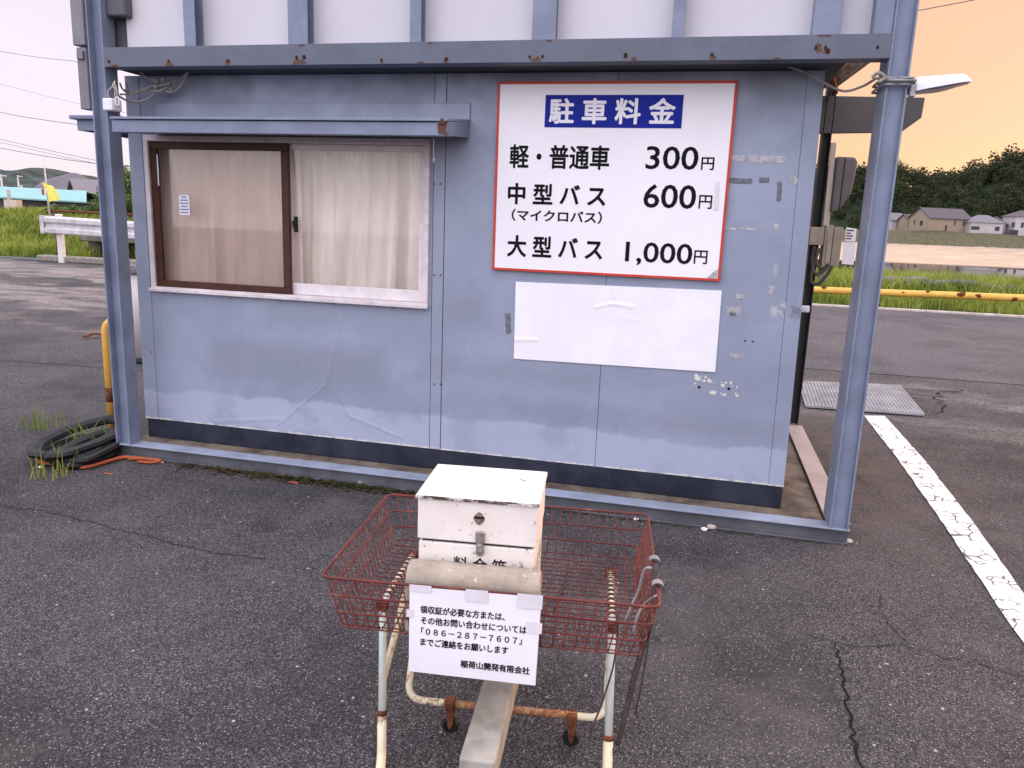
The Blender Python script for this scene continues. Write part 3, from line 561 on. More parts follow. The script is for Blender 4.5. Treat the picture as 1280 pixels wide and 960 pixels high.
def curtain(name, x0, x1, z0, z1, y, label, freq, amp, seed, flat=0.):
    r = random.Random(seed); ph = [r.uniform(0, 6.28) for _ in range(5)]
    def fn(u, v):
        z = z1 + (z0 - z1) * v; spread = .55 + .45 * min(1, v * 1.6)
        a = u * freq + ph[0] + .35 * math.sin(v * 1.7 + ph[1]) + .5 * math.sin(u * 9 + ph[2])
        fold = abs(math.sin(a)) ** .75; k = amp * (fold - .5) + amp * .45 * math.sin(a * .43 + ph[3]) * v + amp * .22 * math.sin(a * 3.1 + v * 2.0 + ph[4]) * spread
        pinch = amp * 1.1 * max(0, 1 - v * 3.0) ** 2 * math.cos(a * 2) ** 8
        hem = (.010 * math.sin(a * 2) + .006 * math.sin(a * 4.6)) * max(0, v - .9) * 10
        return Vector((x0 + (x1 - x0) * u + .006 * math.sin(a * 2) * v, y + k * spread - pinch, z + hem))
    mb = MB(); mb.grid(fn, 260, 30)
    return solo(name, mb, CURT, label, 'curtain', ((x0 + x1) / 2, y, z0), 0, 'curtains behind the hut window')
curtain('curtain', -3.335, -2.31, 1.00, 1.915, YW + .095, 'beige curtain hanging behind the dusty brown-framed left pane', 12, .042, 3)
curtain('curtain', -2.36, -1.47, 1.075, 1.915, YW + .105, 'pleated cream lace curtain hanging behind the clear right pane', 17, .055, 5)
mb = MB(); mb.box((-3.03 - .035, YW - .0035, 1.475), (-3.03 + .035, YW - .0015, 1.59)); st = thing('window_sticker', 'small bluish printed sticker on the brown-framed window pane', 'sticker', (-3.03, YW - .003, 1.475))
obj('paper', mb, PAPER, st)
mb = MB()
for k, (a, c_) in enumerate(((.01, .03), (.028, .034), (.046, .026), (.064, .034), (.082, .030), (.10, .018))): mb.box((-3.03 - c_ * .85, YW - .0048, 1.475 + a), (-3.03 + c_ * .85, YW - .0040, 1.475 + a + .007))
obj('printed_lines', mb, m_plain('pale_blue_ink', (.20, .22, .48), .6), st)

# price sign
sgn = thing('price_sign', 'large white parking price sign with red edge and blue heading on the hut wall', 'sign', (-.508, YW, 1.246))
SX0, SX1, SZ0, SZ1, SY = -1.111, .095, 1.246, 2.2157, YW - .020
mb = MB(); mb.box((SX0 + .004, SY, SZ0 + .004), (SX1 - .004, YW - .004, SZ1 - .004), .001); obj('board', mb, SIGNW, sgn)
mb = MB(); e = .013
mb.box((SX0, SY - .003, SZ0), (SX1, YW - .005, SZ0 + e), .001); mb.box((SX0, SY - .003, SZ1 - e), (SX1, YW - .005, SZ1), .001); mb.box((SX0, SY - .003, SZ0 + e), (SX0 + e, YW - .005, SZ1 - e), .001); mb.box((SX1 - e, SY - .003, SZ0 + e), (SX1, YW - .005, SZ1 - e), .001)
obj('border', mb, SIGNR, sgn)
mb = MB(); mb.box((-.854, SY - .0022, 1.991), (-.158, SY - .0006, 2.150)); obj('heading_panel', mb, SIGNB, sgn)
TY = SY - .0014
obj('lettering', text_bm('駐 車 料 金', -.832, -.192, 2.008, 2.135, SY - .0026, .026), PAPER, sgn)
for s, x0, x1, z0, z1, bd in (('軽・普通車', -1.034, -.506, 1.783, 1.905, .024), ('300', -.322, -.062, 1.792, 1.905, .012), ('円', -.047, .016, 1.793, 1.855, .018),
        ('中 型 バ ス', -1.037, -.514, 1.597, 1.708, .028), ('600', -.320, -.058, 1.601, 1.719, .012), ('円', -.043, .022, 1.604, 1.672, .014), ('（マイクロバス）', -1.012, -.527, 1.511, 1.574, .026),
        ('大 型 バ ス', -1.030, -.514, 1.321, 1.437, .028), ('1,000', -.394, -.053, 1.308, 1.428, .012), ('円', -.044, .023, 1.329, 1.398, .014)):
    obj('lettering', text_bm(s, x0, x1, z0, z1, TY, bd), INK, sgn)
mb = MB(); mb.prism([(.035, SY - .0045, 1.60), (.052, SY - .0045, 1.605), (.048, SY - .0045, 1.74), (.034, SY - .0045, 1.735)], (0, .0006, 0)); obj('tape', mb, TAPE, sgn)
mb = MB(); mb.prism([(.03, SY - .0045, 1.262), (.078, SY - .0045, 1.262), (.078, SY - .0045, 1.31)], (0, .0006, 0)); obj('tape', mb, TAPEOLD, sgn)
# blank sheet below it
mb = MB(); mb.box((-.544, -.0025, -.213), (.544, .0025, .213)); o = obj('blank_sheet', mb, SHEET); o.location = (-.4325, YW - .005, .980); o.rotation_euler = (0, -.0115, 0)
tag(o, 'blank white creased sheet stuck on the wall under the price sign', 'sheet')

# ---------------------------------------------------------------- the steel sign tower round it
tw = thing('sign_tower', 'blue-grey steel I-beam frame carrying white panels round the hut', 'sign tower', (-1.3, YF, 0))
ZTOP = 3.5
def hpost(x0, x1, y0, y1, z0, z1, mat, web=.45):
    mb = MB(); t = .009
    mb.box((x0, y0, z0), (x0 + t, y1, z1), .0015); mb.box((x1 - t, y0, z0), (x1, y1, z1), .0015); yw_ = y0 + (y1 - y0) * web; mb.box((x0 + t, yw_, z0), (x1 - t, yw_ + .006, z1))
    return obj('post', mb, mat, tw)
p0 = hpost(-3.412, -3.312, YF, YF + .10, .082, ZTOP, STEEL)
p1 = hpost(.718, .808, YF, YF + .20, .082, ZTOP, STEEL, .12)
hpost(.742, .805, 6.0, 6.10, .082, ZTOP, DARKST); hpost(-3.45, -3.35, 6.5, 6.60, .0, ZTOP, DARKST)  # rear posts: backlit look put into a darker steel colour
mb = MB(); mb.box((-3.42, YF, .0735), (.815, YF + .10, .0815), .0015); bb = obj('base_beam', mb, m_steel('base_beam_paint', (.27, .30, .39), .72), tw)
mb = MB(); mb.box((-3.419, YF + .030, .010), (.814, YF + .037, .0735)); mb.box((-3.42, YF + .004, .002), (.815, YF + .10, .010), .0015); obj('web', mb, m_steel('shaded_web_paint', (.105, .108, .125), .74, .3), bb)  # web and lower flange coloured darker for the shade of the recess
mb = MB(); mb.box((.72, YF + .101, .0735), (.835, 6.0, .0815), .0015); mb.box((.77, YF + .101, .010), (.776, 6.0, .0735)); obj('base_beam', mb, m_steel('side_beam_sky_pink', (.42, .34, .33), .62), tw)  # pink of the reflected sky put into this beam's colour
mb = MB(); mb.box((-3.311, YF, 2.263), (.717, YF + .007, 2.365), .001); mb.box((-3.311, YF + .007, 2.263), (.717, YF + .09, 2.270)); mb.box((-3.311, YF + .007, 2.358), (.717, YF + .09, 2.365)); tb = obj('top_beam', mb, BEAM, tw)
hole = None
for i, (x, z) in enumerate(((-2.899, 2.289), (-2.537, 2.287), (-2.134, 2.299), (-2.092, 2.300), (-1.661, 2.282), (-1.316, 2.282), (-.893, 2.288), (-.83, 2.288), (-.431, 2.288), (-.037, 2.287), (.41, 2.309), (.45, 2.309), (.664, 2.308), (-3.28, 2.291), (.462, 2.295))):
    if hole is None:
        mb = MB(); mb.cyl((0, 0, 0), (0, -.002, 0), .0075, 10); hole = obj('bolt_hole', mb, RUSTHOLE, tb, False); o = hole
    else: o = hole.copy(); C.objects.link(o); o.parent = tb
    v = matrix_of(tb).inverted() @ Vector((x, YF - .0003, z)); o.location = v; s = random.uniform(.8, 1.3); o.scale = (s, 1, s * random.uniform(.9, 1.4))
for (x, z, wd, h) in ((-2.90, 2.275, .085, .020), (-2.54, 2.278, .05, .030), (-2.12, 2.276, .13, .022), (-1.66, 2.270, .03, .012), (-1.32, 2.272, .04, .016), (-.86, 2.276, .11, .022), (-.39, 2.272, .05, .016), (-.03, 2.276, .05, .020), (.42, 2.306, .05, .032), (.45, 2.30, .025, .03), (-3.25, 2.270, .08, .012), (-2.1, 2.358, .06, .012), (.45, 2.36, .10, .010), (-1.4, 2.36, .04, .01), (-.8, 2.36, .04, .008), (-1.45, 2.268, .06, .008), (.25, 2.268, .05, .009)):
    n = 15; pts = []
    for k in range(n):
        a = 2 * math.pi * k / n; q = random.uniform(.25, .85); pts.append((x + math.cos(a) * wd / 2 * q, YF - .0012, max(2.2645, min(2.3635, z + math.sin(a) * h * q))))
    mb = MB(); mb.prism(pts, (0, .0008, 0)); obj('rust_stain', mb, RUSTBLEED, tb)
ups = [(-2.804, -2.735), (-2.187, -2.075), (-1.515, -1.455), (-.889, -.772), (-.227, -.170), (.389, .506), (.640, .7165)]
for k, (x0, x1) in enumerate(ups):
    mb = MB(); d_ = .092
    mb.box((x0, YF + .010, 2.3665), (x1, YF + .016, ZTOP), .001); mb.box((x0, YF + .016, 2.3665), (x0 + .006, YF + d_, ZTOP)); mb.box((x0, YF + d_, 2.3665), (x1 - .01, YF + d_ + .006, ZTOP))
    obj('upright', mb, STEEL, tw)
xs = [-3.235] + [.5 * (a + c_) for a, c_ in ups]
for a, c_ in zip(xs, xs[1:]):
    mb = MB(); mb.box((a + .001, YF + .100, 2.3665), (c_ - .001, YF + .118, ZTOP)); obj('panel', mb, WHITEP, tw)
q0, q1 = wp(104, 137, 3.98), wp(116, 137, 3.98); zt_ = wp(98, 58, 3.98).z
mb = MB(); mb.box((q0.x, 3.96, q0.z), (q1.x, 4.03, zt_ - .01), .003); mb.box((q0.x - .012, 3.95, zt_), (q1.x + .006, 4.04, ZTOP), .004); mb.box((q0.x + .012, 3.945, zt_ - .075), (q1.x - .012, 3.96, zt_ - .03), .002); obj('cable_trunking', mb, m_steel('trunking_grey', (.21, .20, .23)), tw)
mb = MB(); mb.box((-3.40, 3.985, 2.30), (-3.14, 4.10, ZTOP), .004); mb.box((-3.31, 3.90, 2.535), (-3.19, 3.975, 2.74), .008); obj('ballast_box', mb, m_plain('ballast_grey', (.10, .10, .115), .6), tw)

# ---------------------------------------------------------------- things fixed to the tower
# street light on the right post
lp = thing('flood_light', 'white LED street light clamped to the right steel post, tilted upward', 'street light', tuple(wp(1138, 108, YF + .05)))
a0, a1 = wp(1140, 113, YF + .05), wp(1213, 100, YF + .05)
ax = (a1 - a0).normalized(); L = (a1 - a0).length; yy = Vector((0, 1, 0)); zz = ax.cross(yy); zz = zz if zz.z > 0 else -zz
def lpt(s, y, z): return a0 + ax * s * L + yy * y + zz * z
mb = MB()
def head(u, v):
    s = u; wdt = .060 * (1 - .62 * max(0, (u - .72) / .28) ** 2) * (1 - .25 * max(0, (.18 - u) / .18)); a = math.pi * v
    hgt = .066 * (1 - .42 * u) * (1 - .93 * max(0, (u - .84) / .16) ** 1.8) * (1 - .2 * max(0, (.12 - u) / .12))
    return lpt(s, -math.cos(a) * wdt * 1.3, max(-.006, math.sin(a) ** .7 * hgt) - .012)
mb.grid(head, 18, 14); mb.poly([head(0, v / 14) for v in range(15)]); obj('lamp_housing', mb, LAMPW, lp)
mb = MB(); mb.grid(lambda u, v: lpt(.08 + .86 * u, (-1 + 2 * v) * .055 * (1 - .5 * max(0, (u - .7) / .3) ** 2), -.0125 - .014 * math.sin(math.pi * min(1, u * 1.0 + .06)) * math.sin(math.pi * (.15 + .7 * v))), 14, 8); obj('lens', mb, LENS, lp)
mb = MB(); mb.cyl(lpt(-.08, 0, .0), lpt(.04, 0, .0), .017, 12); c0_ = wp(1131, 104, YF - .012)
for dz in (.014, -.012):
    z = 2.165 + dz; mb.tube(closed_round([(.700, YF - .016, z), (.826, YF - .016, z), (.826, YF + .215, z), (.700, YF + .215, z)], .02), .006, 6)
mb.tube([(.70, YF - .018, 2.17), (.83, YF - .020, 2.165), lpt(-.05, 0, 0)], .009, 8); mb.box((.815, YF - .02, 2.10), (.838, YF + .02, 2.155), .004); obj('clamp', mb, m_plain('galvanised_clamp', (.30, .29, .31), .45, .6, .3, 30), lp)
mb = MB(); mb.tube(curve([wp(1103, 100, YF - .03), wp(1096, 98, YF + .02), wp(1078, 108, 4.0), wp(1055, 114, 4.03), wp(1033, 105, 4.05), wp(1010, 92, 4.06), wp(985, 83, 4.05)]), .006, 8)
mb.tube(curve([wp(1090, 97, YF - .02), wp(1098, 91, YF - .03), wp(1106, 97, YF - .03), wp(1098, 103, YF - .03)]), .008, 8)
solo('lamp_cable', mb, CABLE, 'grey cable looping from the street light to under the top beam', 'cable', tuple(wp(1055, 114, 4.03)))
# box and wires on the left post
bx = thing('junction_box', 'small white plastic box hanging by wires on the left post', 'junction box', tuple(wp(141, 139, YF + .03)))
b0, b1 = wp(138, 140, YF + .03), wp(149, 123, YF + .03)
mb = MB(); mb.box((b0.x, YF - .03, b0.z), (b1.x, YF + .05, b1.z - .006), .008, 2); obj('box', mb, LAMPW, bx)
mb = MB(); mb.tube(closed_round([(b1.x + .002, YF, b1.z - .04), (b1.x + .022, YF, b1.z - .04), (b1.x + .022, YF, b1.z), (b1.x + .002, YF, b1.z)], .004), .004, 6); obj('mounting_loop', mb, LAMPW, bx)
mb = MB()
for pth in (((136, 122), (135, 114), (142, 107), (144, 102)), ((143, 122), (144, 112), (141, 106), (144, 101)), ((146, 122), (146, 113), (143, 103))): mb.tube(curve([wp(x, y, YF + .0) for x, y in pth]), .003, 6)
obj('lead_wires', mb, m_plain('cream_wire', (.50, .50, .40), .6), bx)
mb = MB()
for pth, r in ((((148, 120), (160, 126), (175, 127), (190, 120), (204, 108), (213, 103)), .006), (((150, 118), (168, 117), (186, 109), (205, 106), (222, 102), (234, 90)), .005), (((174, 88), (182, 96), (194, 102), (203, 112), (216, 115), (227, 106), (235, 89)), .006), (((155, 112), (166, 116), (180, 113), (196, 108)), .006), (((150, 104), (153, 111), (160, 117)), .005), (((185, 112), (198, 114), (210, 108), (220, 101)), .006), (((158, 103), (160, 113), (157, 119)), .005)):
    mb.tube(curve([wp(x, y, 4.02 + .02 * math.sin(x)) for x, y in pth]), r, 7)
for k in range(9):
    p = wp(random.uniform(180, 222), random.uniform(101, 113), 4.0); d = Vector((random.uniform(-.04, .04), random.uniform(-.02, .02), random.uniform(-.02, .03))); mb.tube([p, p + d], .005, 6)
solo('cable_bundle', mb, CABLE, 'tangle of old grey cables hanging above the window canopy', 'cables', tuple(wp(190, 118, 4.02)))
# meter and switch box on a board behind the right corner
MY = 5.97
g0, g1 = wp(1022, 350, MY), wp(1040, 178, MY)
mb = MB(); mb.prism([(g0.x, MY, g0.z), (g0.x + .045, MY, g0.z), (g1.x + .03, MY, g1.z), (g1.x - .005, MY, g1.z)], (0, .02, 0), .002); solo('mounting_board', mb, BOARD, 'narrow pale upright board carrying the meter beside the hut corner', 'board', (g0.x, MY, g0.z))
m0, m1 = wp(1037, 266, MY), wp(1073, 196, MY)
mt = thing('electric_meter', 'dark grey rounded electricity meter seen past the right hut corner', 'meter', (m0.x + .1, MY, m0.z))
mb = MB(); mb.prism([(m0.x, MY - .02, m0.z), (m1.x - .09, MY - .02, m0.z + .012), (m1.x - .02, MY - .02, m0.z + .13), (m1.x, MY - .02, m1.z - .04), (m1.x - .02, MY - .02, m1.z - .005), (m0.x, MY - .02, m1.z)], (0, .16, 0), .016, None, 0, 3); obj('meter_cover', mb, METERG, mt)
mb = MB(); mb.box((m0.x + .055, MY - .0225, m0.z + .018), (m0.x + .062, MY - .019, m1.z - .012)); obj('seam', mb, BLACK, mt)
s0, s1 = wp(1026, 334, MY - .05), wp(1055, 282, MY - .05)
sb = thing('switch_box', 'tan steel switch box under the grey electricity meter', 'switch box', (s0.x, MY - .05, s0.z))
mb = MB(); mb.box((s0.x, MY - .05, s0.z), (s1.x - .065, MY + .1, s1.z), .006); obj('cabinet', mb, TAN, sb)
mb = MB(); mb.box((s1.x - .062, MY - .045, s0.z + .01), (s1.x, MY + .1, s1.z - .012), .006); obj('side_cover', mb, m_plain('tan_side', (.30, .25, .20), .6, 0, .15, 8), sb)
mb = MB(); mb.box((s0.x + .02, MY - .055, s0.z + .03), (s1.x - .085, MY - .0505, s1.z - .03), .002); mb.box((s1.x - .10, MY - .062, (s0.z + s1.z) / 2 - .02), (s1.x - .09, MY - .0555, (s0.z + s1.z) / 2 + .02), .002); obj('door', mb, TAN, sb)
k0, k1 = wp(1011, 306, MY - .05), wp(1026, 284, MY - .05)
mb = MB(); mb.box((k0.x, MY - .045, k0.z), (s0.x - .002, MY + .02, k1.z), .004); obj('bracket', mb, TAN, sb)
mb = MB()
for pth in (((1018, 308), (1015, 326), (1019, 342), (1030, 338), (1036, 330)), ((1024, 310), (1016, 335), (1014, 352), (1024, 354), (1034, 343), (1040, 333)), ((1022, 310), (1020, 328), (1028, 336))): mb.tube(curve([wp(x, y, MY - .06) for x, y in pth]), .012, 8)
obj('conduit', mb, m_plain('dark_conduit', (.07, .065, .06), .6), sb)
n0, n1 = wp(1052, 331, MY), wp(1071, 284, MY)
nt_ = thing('paper_notice', 'two white paper slips hanging beside the tan switch box', 'notice', (n0.x, MY, n0.z))
mb = MB(); mb.prism([wp(1052, 330, MY), wp(1067, 331, MY), wp(1069.5, 303, MY), wp(1055, 302, MY)], (0, .003, 0)); mb.prism([wp(1056, 301, MY - .006), wp(1069, 302, MY - .006), wp(1071, 286, MY - .006), wp(1058, 284, MY - .006)], (0, .003, 0)); obj('paper', mb, PAPER, nt_)
mb = MB()
for k, wd in enumerate((9, 6, 9, 7)): mb.prism([wp(1058.5 - .5 * k, 288.6 + 3.4 * k, MY - .0075), wp(1058.5 - .5 * k + wd, 289 + 3.4 * k, MY - .0075), wp(1058.6 - .5 * k + wd, 287.6 + 3.4 * k, MY - .0075), wp(1058.6 - .5 * k, 287.2 + 3.4 * k, MY - .0075)], (0, .0008, 0))
obj('printed_lines', mb, INK, nt_)
c1 = wp(1006, 386, 4.20)
mb = MB(); mb.box((c1.x - .025, 4.185, c1.z - .017), (c1.x + .022, 4.201, c1.z + .017), .004); mb.box((.49, 4.201, c1.z - .010), (c1.x + .015, 4.215, c1.z + .010)); mb.cyl((c1.x, 4.185, c1.z), (c1.x, 4.177, c1.z), .008, 8); obj('door_catch', mb, LAMPW, hut)

# ---------------------------------------------------------------- the basket cart
CX, CY, CA = -.493, 2.03, .12
cart = thing('basket_cart', 'rusty red wire basket cart on cream tube legs standing before the hut', 'cart', (CX, CY, 0), CA)
CM = matrix_of(cart)
def cl(px, py, y):                              # a point of the photo on the cart's own plane y
    o = CM.inverted() @ EYEP; d = CM.inverted().to_3x3() @ ray(px, py); return o + d * ((y - o.y) / d.y)
RX, RY, RZ, FX, FY, FZ = .430, .3125, .594, .392, .288, .440
def ring(t):                                    # basket outline at height fraction t (0 floor, 1 rim)
    x, y, z = FX + (RX - FX) * t, FY + (RY - FY) * t, FZ + (RZ - FZ) * t
    return [(-x, -y, z), (x, -y, z), (x, y, z), (-x, y, z)]
mb = MB(); mb.tube(closed_round(ring(1), .028), .0042, 8); obj('basket_rim', mb, REDW, cart, False)
def sag(): return random.uniform(-.0025, .0025)
mb = MB()
for t in (.66, .33): mb.tube(closed_round(ring(t), .024), .0027, 6)
mb.tube(closed_round(ring(0.04), .02), .0022, 6)
nxw = 28
for i in range(1, nxw):
    u = -1 + 2 * i / nxw; mb.tube(rounded([(RX * u, -RY, RZ), (FX * u + sag(), -FY, FZ), (FX * u + sag(), FY, FZ), (RX * u, RY, RZ)], .012, 3), .0019, 5)
nyw = 20
for i in range(1, nyw):
    u = -1 + 2 * i / nyw; mb.tube(rounded([(-RX, RY * u, RZ), (-FX, FY * u + sag(), FZ - .003), (FX, FY * u + sag(), FZ - .003), (RX, RY * u, RZ)], .012, 3), .0019, 5)
obj('wire_mesh', mb, REDW, cart, False)
b = NB('notched_arm_paint'); q = b.sep(); c = b.mix(b.mr(b.math('SINE', b.math('MULTIPLY', q[1], 224)), -.35, .05), (.030, .018, .014), (.66, .58, .44)); NOTCH = b.done(b.mix(b.mr(b.noise(30, 5, .7), .56, .64), c, RUST2), .6)
for s, fx in ((-1, -.292), (1, .335)):
    x = .325 * s
    mb = MB(); mb.tube([(x * .985, .215, .4245), (x, -.075, .4245)], .0128, 12); arm = mb
    top = [(x * .985, .20, .424), (x, -.105, .424), (fx + (x - fx) * .33, -.19, .135)]
    mb = MB(); mb.tube(rounded(top, .035, 5), .0115, 12); lg = obj('leg', mb, SLEEVE, cart, False); obj('notched_arm', arm, NOTCH, lg, False)
    mb = MB(); mb.tube(rounded([(fx + (x - fx) * .34, -.188, .140), (fx, -.232, .022), (fx - .012 * s, -.29, .0138)], .02, 4), .0135, 12); obj('foot_tube', mb, CREAM, lg, False)
    mb = MB(); mb.tube([(fx + (x - fx) * .34, -.188, .141), (fx + (x - fx) * .31, -.192, .128)], .0150, 12); obj('rust_collar', mb, RUSTY, lg, False)
    mb = MB(); mb.box((x - .017, -.125, .408), (x + .017, -.105, .438), .003); obj('bracket', mb, RUSTY, lg, False)
    mb = MB(); mb.box((x * .985 - .016, .20, .41), (x * .985 + .016, .232, .437), .003); obj('end_bracket', mb, RUSTY, lg, False)
mb = MB(); mb.tube([(-.31, -.165, .205), (-.30, .10, .415)], .0095, 10); obj('brace', mb, CREAM, cart, False)
mb = MB(); mb.tube(rounded([(-.262, .12, .424), (-.262, -.068, .10), (.326, -.068, .105), (.330, .12, .424)], .05, 7), .0105, 12); rb = obj('rear_frame', mb, CREAM, cart, False)
mb = MB(); mb.tube([(-.15, -.068, .1005), (.245, -.068, .1045)], .0112, 12); obj('rusted_bar', mb, m_steel('rusted_bar_paint', (.42, .25, .13), .42, .4, .7, (.12, .05, .03)), cart, False)
for x in (-.13, .23):
    mb = MB(); mb.box((x - .014, -.088, .085), (x + .014, -.05, .115), .003); mb.prism([(x - .012, -.075, .088), (x + .012, -.075, .088), (x + .007, -.075, .028), (x - .007, -.075, .028)], (0, .003, 0)); mb.prism([(x - .012, -.047, .088), (x + .012, -.047, .088), (x + .007, -.047, .028), (x - .007, -.047, .028)], (0, .003, 0)); mb.cyl((x, -.08, .026), (x, -.04, .026), .004, 8); c_ = obj('caster_fork', mb, RUSTY, cart, False)
    mb = MB(); mb.cyl((x, -.070, .026), (x, -.050, .026), .025, 20, bev=.004); obj('wheel', mb, RUBBER, c_, False)
# cash box, weights and the notice in the basket
bxl = lambda px, z: 0
BX0, BX1, BY0, BY1, BZT = -.205, .112, -.200, .058, .794
bt = thing('cash_box', 'weathered white wooden cash box with coin slot standing in the wire basket', 'cash box', tuple(CM @ Vector((-.047, -.07, FZ + .004))), CA)
BM = matrix_of(bt).inverted() @ CM
def bobj(name, mb, mat, parent):
    bmesh.ops.transform(mb.bm, matrix=BM, verts=mb.bm.verts); return obj(name, mb, mat, parent, False)
mb = MB(); mb.box((BX0 + .003, BY0 + .003, FZ + .004), (BX1 - .003, BY1 - .003, .664), .003); body = bobj('body', mb, CBOX, bt)
mb = MB(); mb.box((BX0, BY0, .672), (BX1, BY1, .785), .003); lid = bobj('lid', mb, CBOX, bt)
mb = MB(); mb.box((BX0 - .005, BY0 - .006, .7855), (BX1 + .004, BY1 + .003, .797), .003); bobj('top_board', mb, CBOX, lid)
mb = MB(); mb.box((BX0 - .0055, BY0 - .0068, .7865), (BX1 + .0042, BY0 - .0055, .7955)); bobj('worn_edge', mb, BOXEDGE, lid)
mb = MB(); mb.box((BX0 + .012, BY0 + .012, .6635), (BX1 - .012, BY1 - .012, .6725)); bobj('gap', mb, BLACK, lid)
sx = (BX0 + BX1) / 2
p = cl(599, 648, BY0)
mb = MB(); mb.prism([(p.x + .015 * math.cos(a) * (1 - .12 * abs(math.sin(2 * a))), BY0 - .0025, p.z + .018 * math.sin(a) * (1 - .12 * abs(math.sin(2 * a)))) for a in [k * math.pi / 10 for k in range(20)]], (0, .0022, 0), .0006); sp = bobj('slot_plate', mb, m_plain('rusted_plate', (.26, .19, .16), .7, .3, .5, 60), lid)
mb = MB(); mb.box((p.x - .013, BY0 - .0032, p.z - .0005), (p.x + .013, BY0 - .0022, p.z + .006)); bobj('coin_slot', mb, BLACK, sp)
p2 = cl(600, 677, BY0 - .006)
mb = MB(); mb.box((p2.x - .012, BY0 - .010, p2.z - .008), (p2.x + .012, BY0 - .0005, p2.z + .028), .003); mb.box((p2.x - .009, BY0 - .013, p2.z - .030), (p2.x + .009, BY0 + .002, p2.z - .006), .003); mb.cyl((p2.x, BY0 - .008, p2.z - .030), (p2.x, BY0 + .002, p2.z - .030), .011, 12); bobj('hasp', mb, m_plain('worn_hasp', (.30, .26, .24), .5, .5, .45, 50), lid)
q0, q1 = cl(567, 693, BY0 + .003), cl(633, 701, BY0 + .003)
tb_ = MB(); tb_.bm.free(); tb_.bm = text_bm('料 金 箱', q0.x, q1.x, q0.z - .048, q0.z - .003, BY0 + .0022, .012); bobj('lettering', tb_, INK, body)
# round-topped concrete block before the box
c0, c1 = cl(512, 715, -.25), cl(675, 728, -.25)
BXA, BXB = -.214, .131
prof = []
for k in range(13): a = math.pi * k / 12; prof.append((-.250 - .043 * math.cos(a), .590 + .043 * math.sin(a)))
prof = [(-.293, .449)] + prof + [(-.207, .449)]
mb = MB(); mb.prism([(BXA, y, z) for y, z in prof], (BXB - BXA, 0, 0), .007, None, 0, 2)
bmesh.ops.transform(mb.bm, matrix=CM, verts=mb.bm.verts)
solo('concrete_block', mb, BLOCK, 'round-topped concrete block lying in the basket against the cash box front', 'concrete block', tuple(CM @ Vector((-.05, -.25, .449))), CA)
mb = MB(); mb.box((-.045, -.43, 0), (.045, .30, .088), .006, 2, Matrix.Translation((.015, 0, .1165)) @ Matrix.Rotation(-.02, 4, 'Z'))
bmesh.ops.transform(mb.bm, matrix=CM, verts=mb.bm.verts)
solo('concrete_beam', mb, BEAMC, 'long square concrete beam laid across the lower bar of the basket cart', 'concrete beam', tuple(CM @ Vector((.015, -.065, .1165))), CA)
# laminated notice taped to the front rail
NY = -.3205
nc = [cl(512, 733, NY), cl(677, 747, NY), cl(669.5, 855, NY), cl(512, 837, NY)]
ntc = thing('contact_notice', 'laminated white notice in black lettering taped to the front of the wire basket', 'notice', tuple(CM @ Vector((nc[3].x + .15, NY, nc[3].z))), CA)
NM = matrix_of(ntc).inverted() @ CM
def nobj(name, mb, mat): bmesh.ops.transform(mb.bm, matrix=NM, verts=mb.bm.verts); return obj(name, mb, mat, ntc, False)
def npt(u, v, off=0):                           # u, v: 0..1 across and down the page
    a = nc[0].lerp(nc[1], u); d = nc[3].lerp(nc[2], u); q = a.lerp(d, v); return Vector((q.x, NY - off - .006 * math.sin(v * 2.6) * (v) - .004 * v, q.z))
mb = MB(); mb.grid(lambda u, v: npt(u, v), 16, 16); mb.grid(lambda u, v: npt(u, 1 - v, -.0012), 16, 16); nobj('page', mb, PAPER)
for s, px0, py0, px1, py1, bd in (('領収証が必要な方または、', 526, 756, 634, 772, .028), ('その他お問い合わせについては', 527, 771, 658, 791, .028), ('「０８６－２８７－７６０７」', 528, 784, 653, 806, .014), ('までご連絡をお願いします', 527, 801, 637, 818, .028), ('稲荷山開発有限会社', 578, 827, 662, 844, .028)):
    pass
lines = (('領収証が必要な方または、', .085, .735, .205, .295, .026), ('その他お問い合わせについては', .090, .905, .330, .420, .026), ('「０８６－２８７－７６０７」', .095, .875, .458, .545, .022), ('までご連絡をお願いします', .090, .775, .580, .670, .026), ('稲荷山開発有限会社', .410, .950, .790, .880, .030))
for s, u0, u1, v0, v1, bd in lines:
    bmt = text_bm(s, 0, 1, 0, 1, 0, bd); mb = MB(); mb.bm.free(); mb.bm = bmt
    for v in bmt.verts: v.co = npt(u0 + (u1 - u0) * v.co.x, v1 + (v0 - v1) * v.co.z, .0012)
    nobj('lettering', mb, INK)
for u0, u1, v0, v1 in ((.0, .17, -.03, .05), (.43, .60, -.03, .11), (.82, 1.01, -.03, .13), (.90, 1.02, .28, .40), (-.02, .03, .26, .35)):
    mb = MB(); mb.poly([npt(u0, v0, .0022), npt(u0, v1, .0022), npt(u1, v1, .0022), npt(u1, v0, .0022)]); nobj('tape', mb, TAPE)
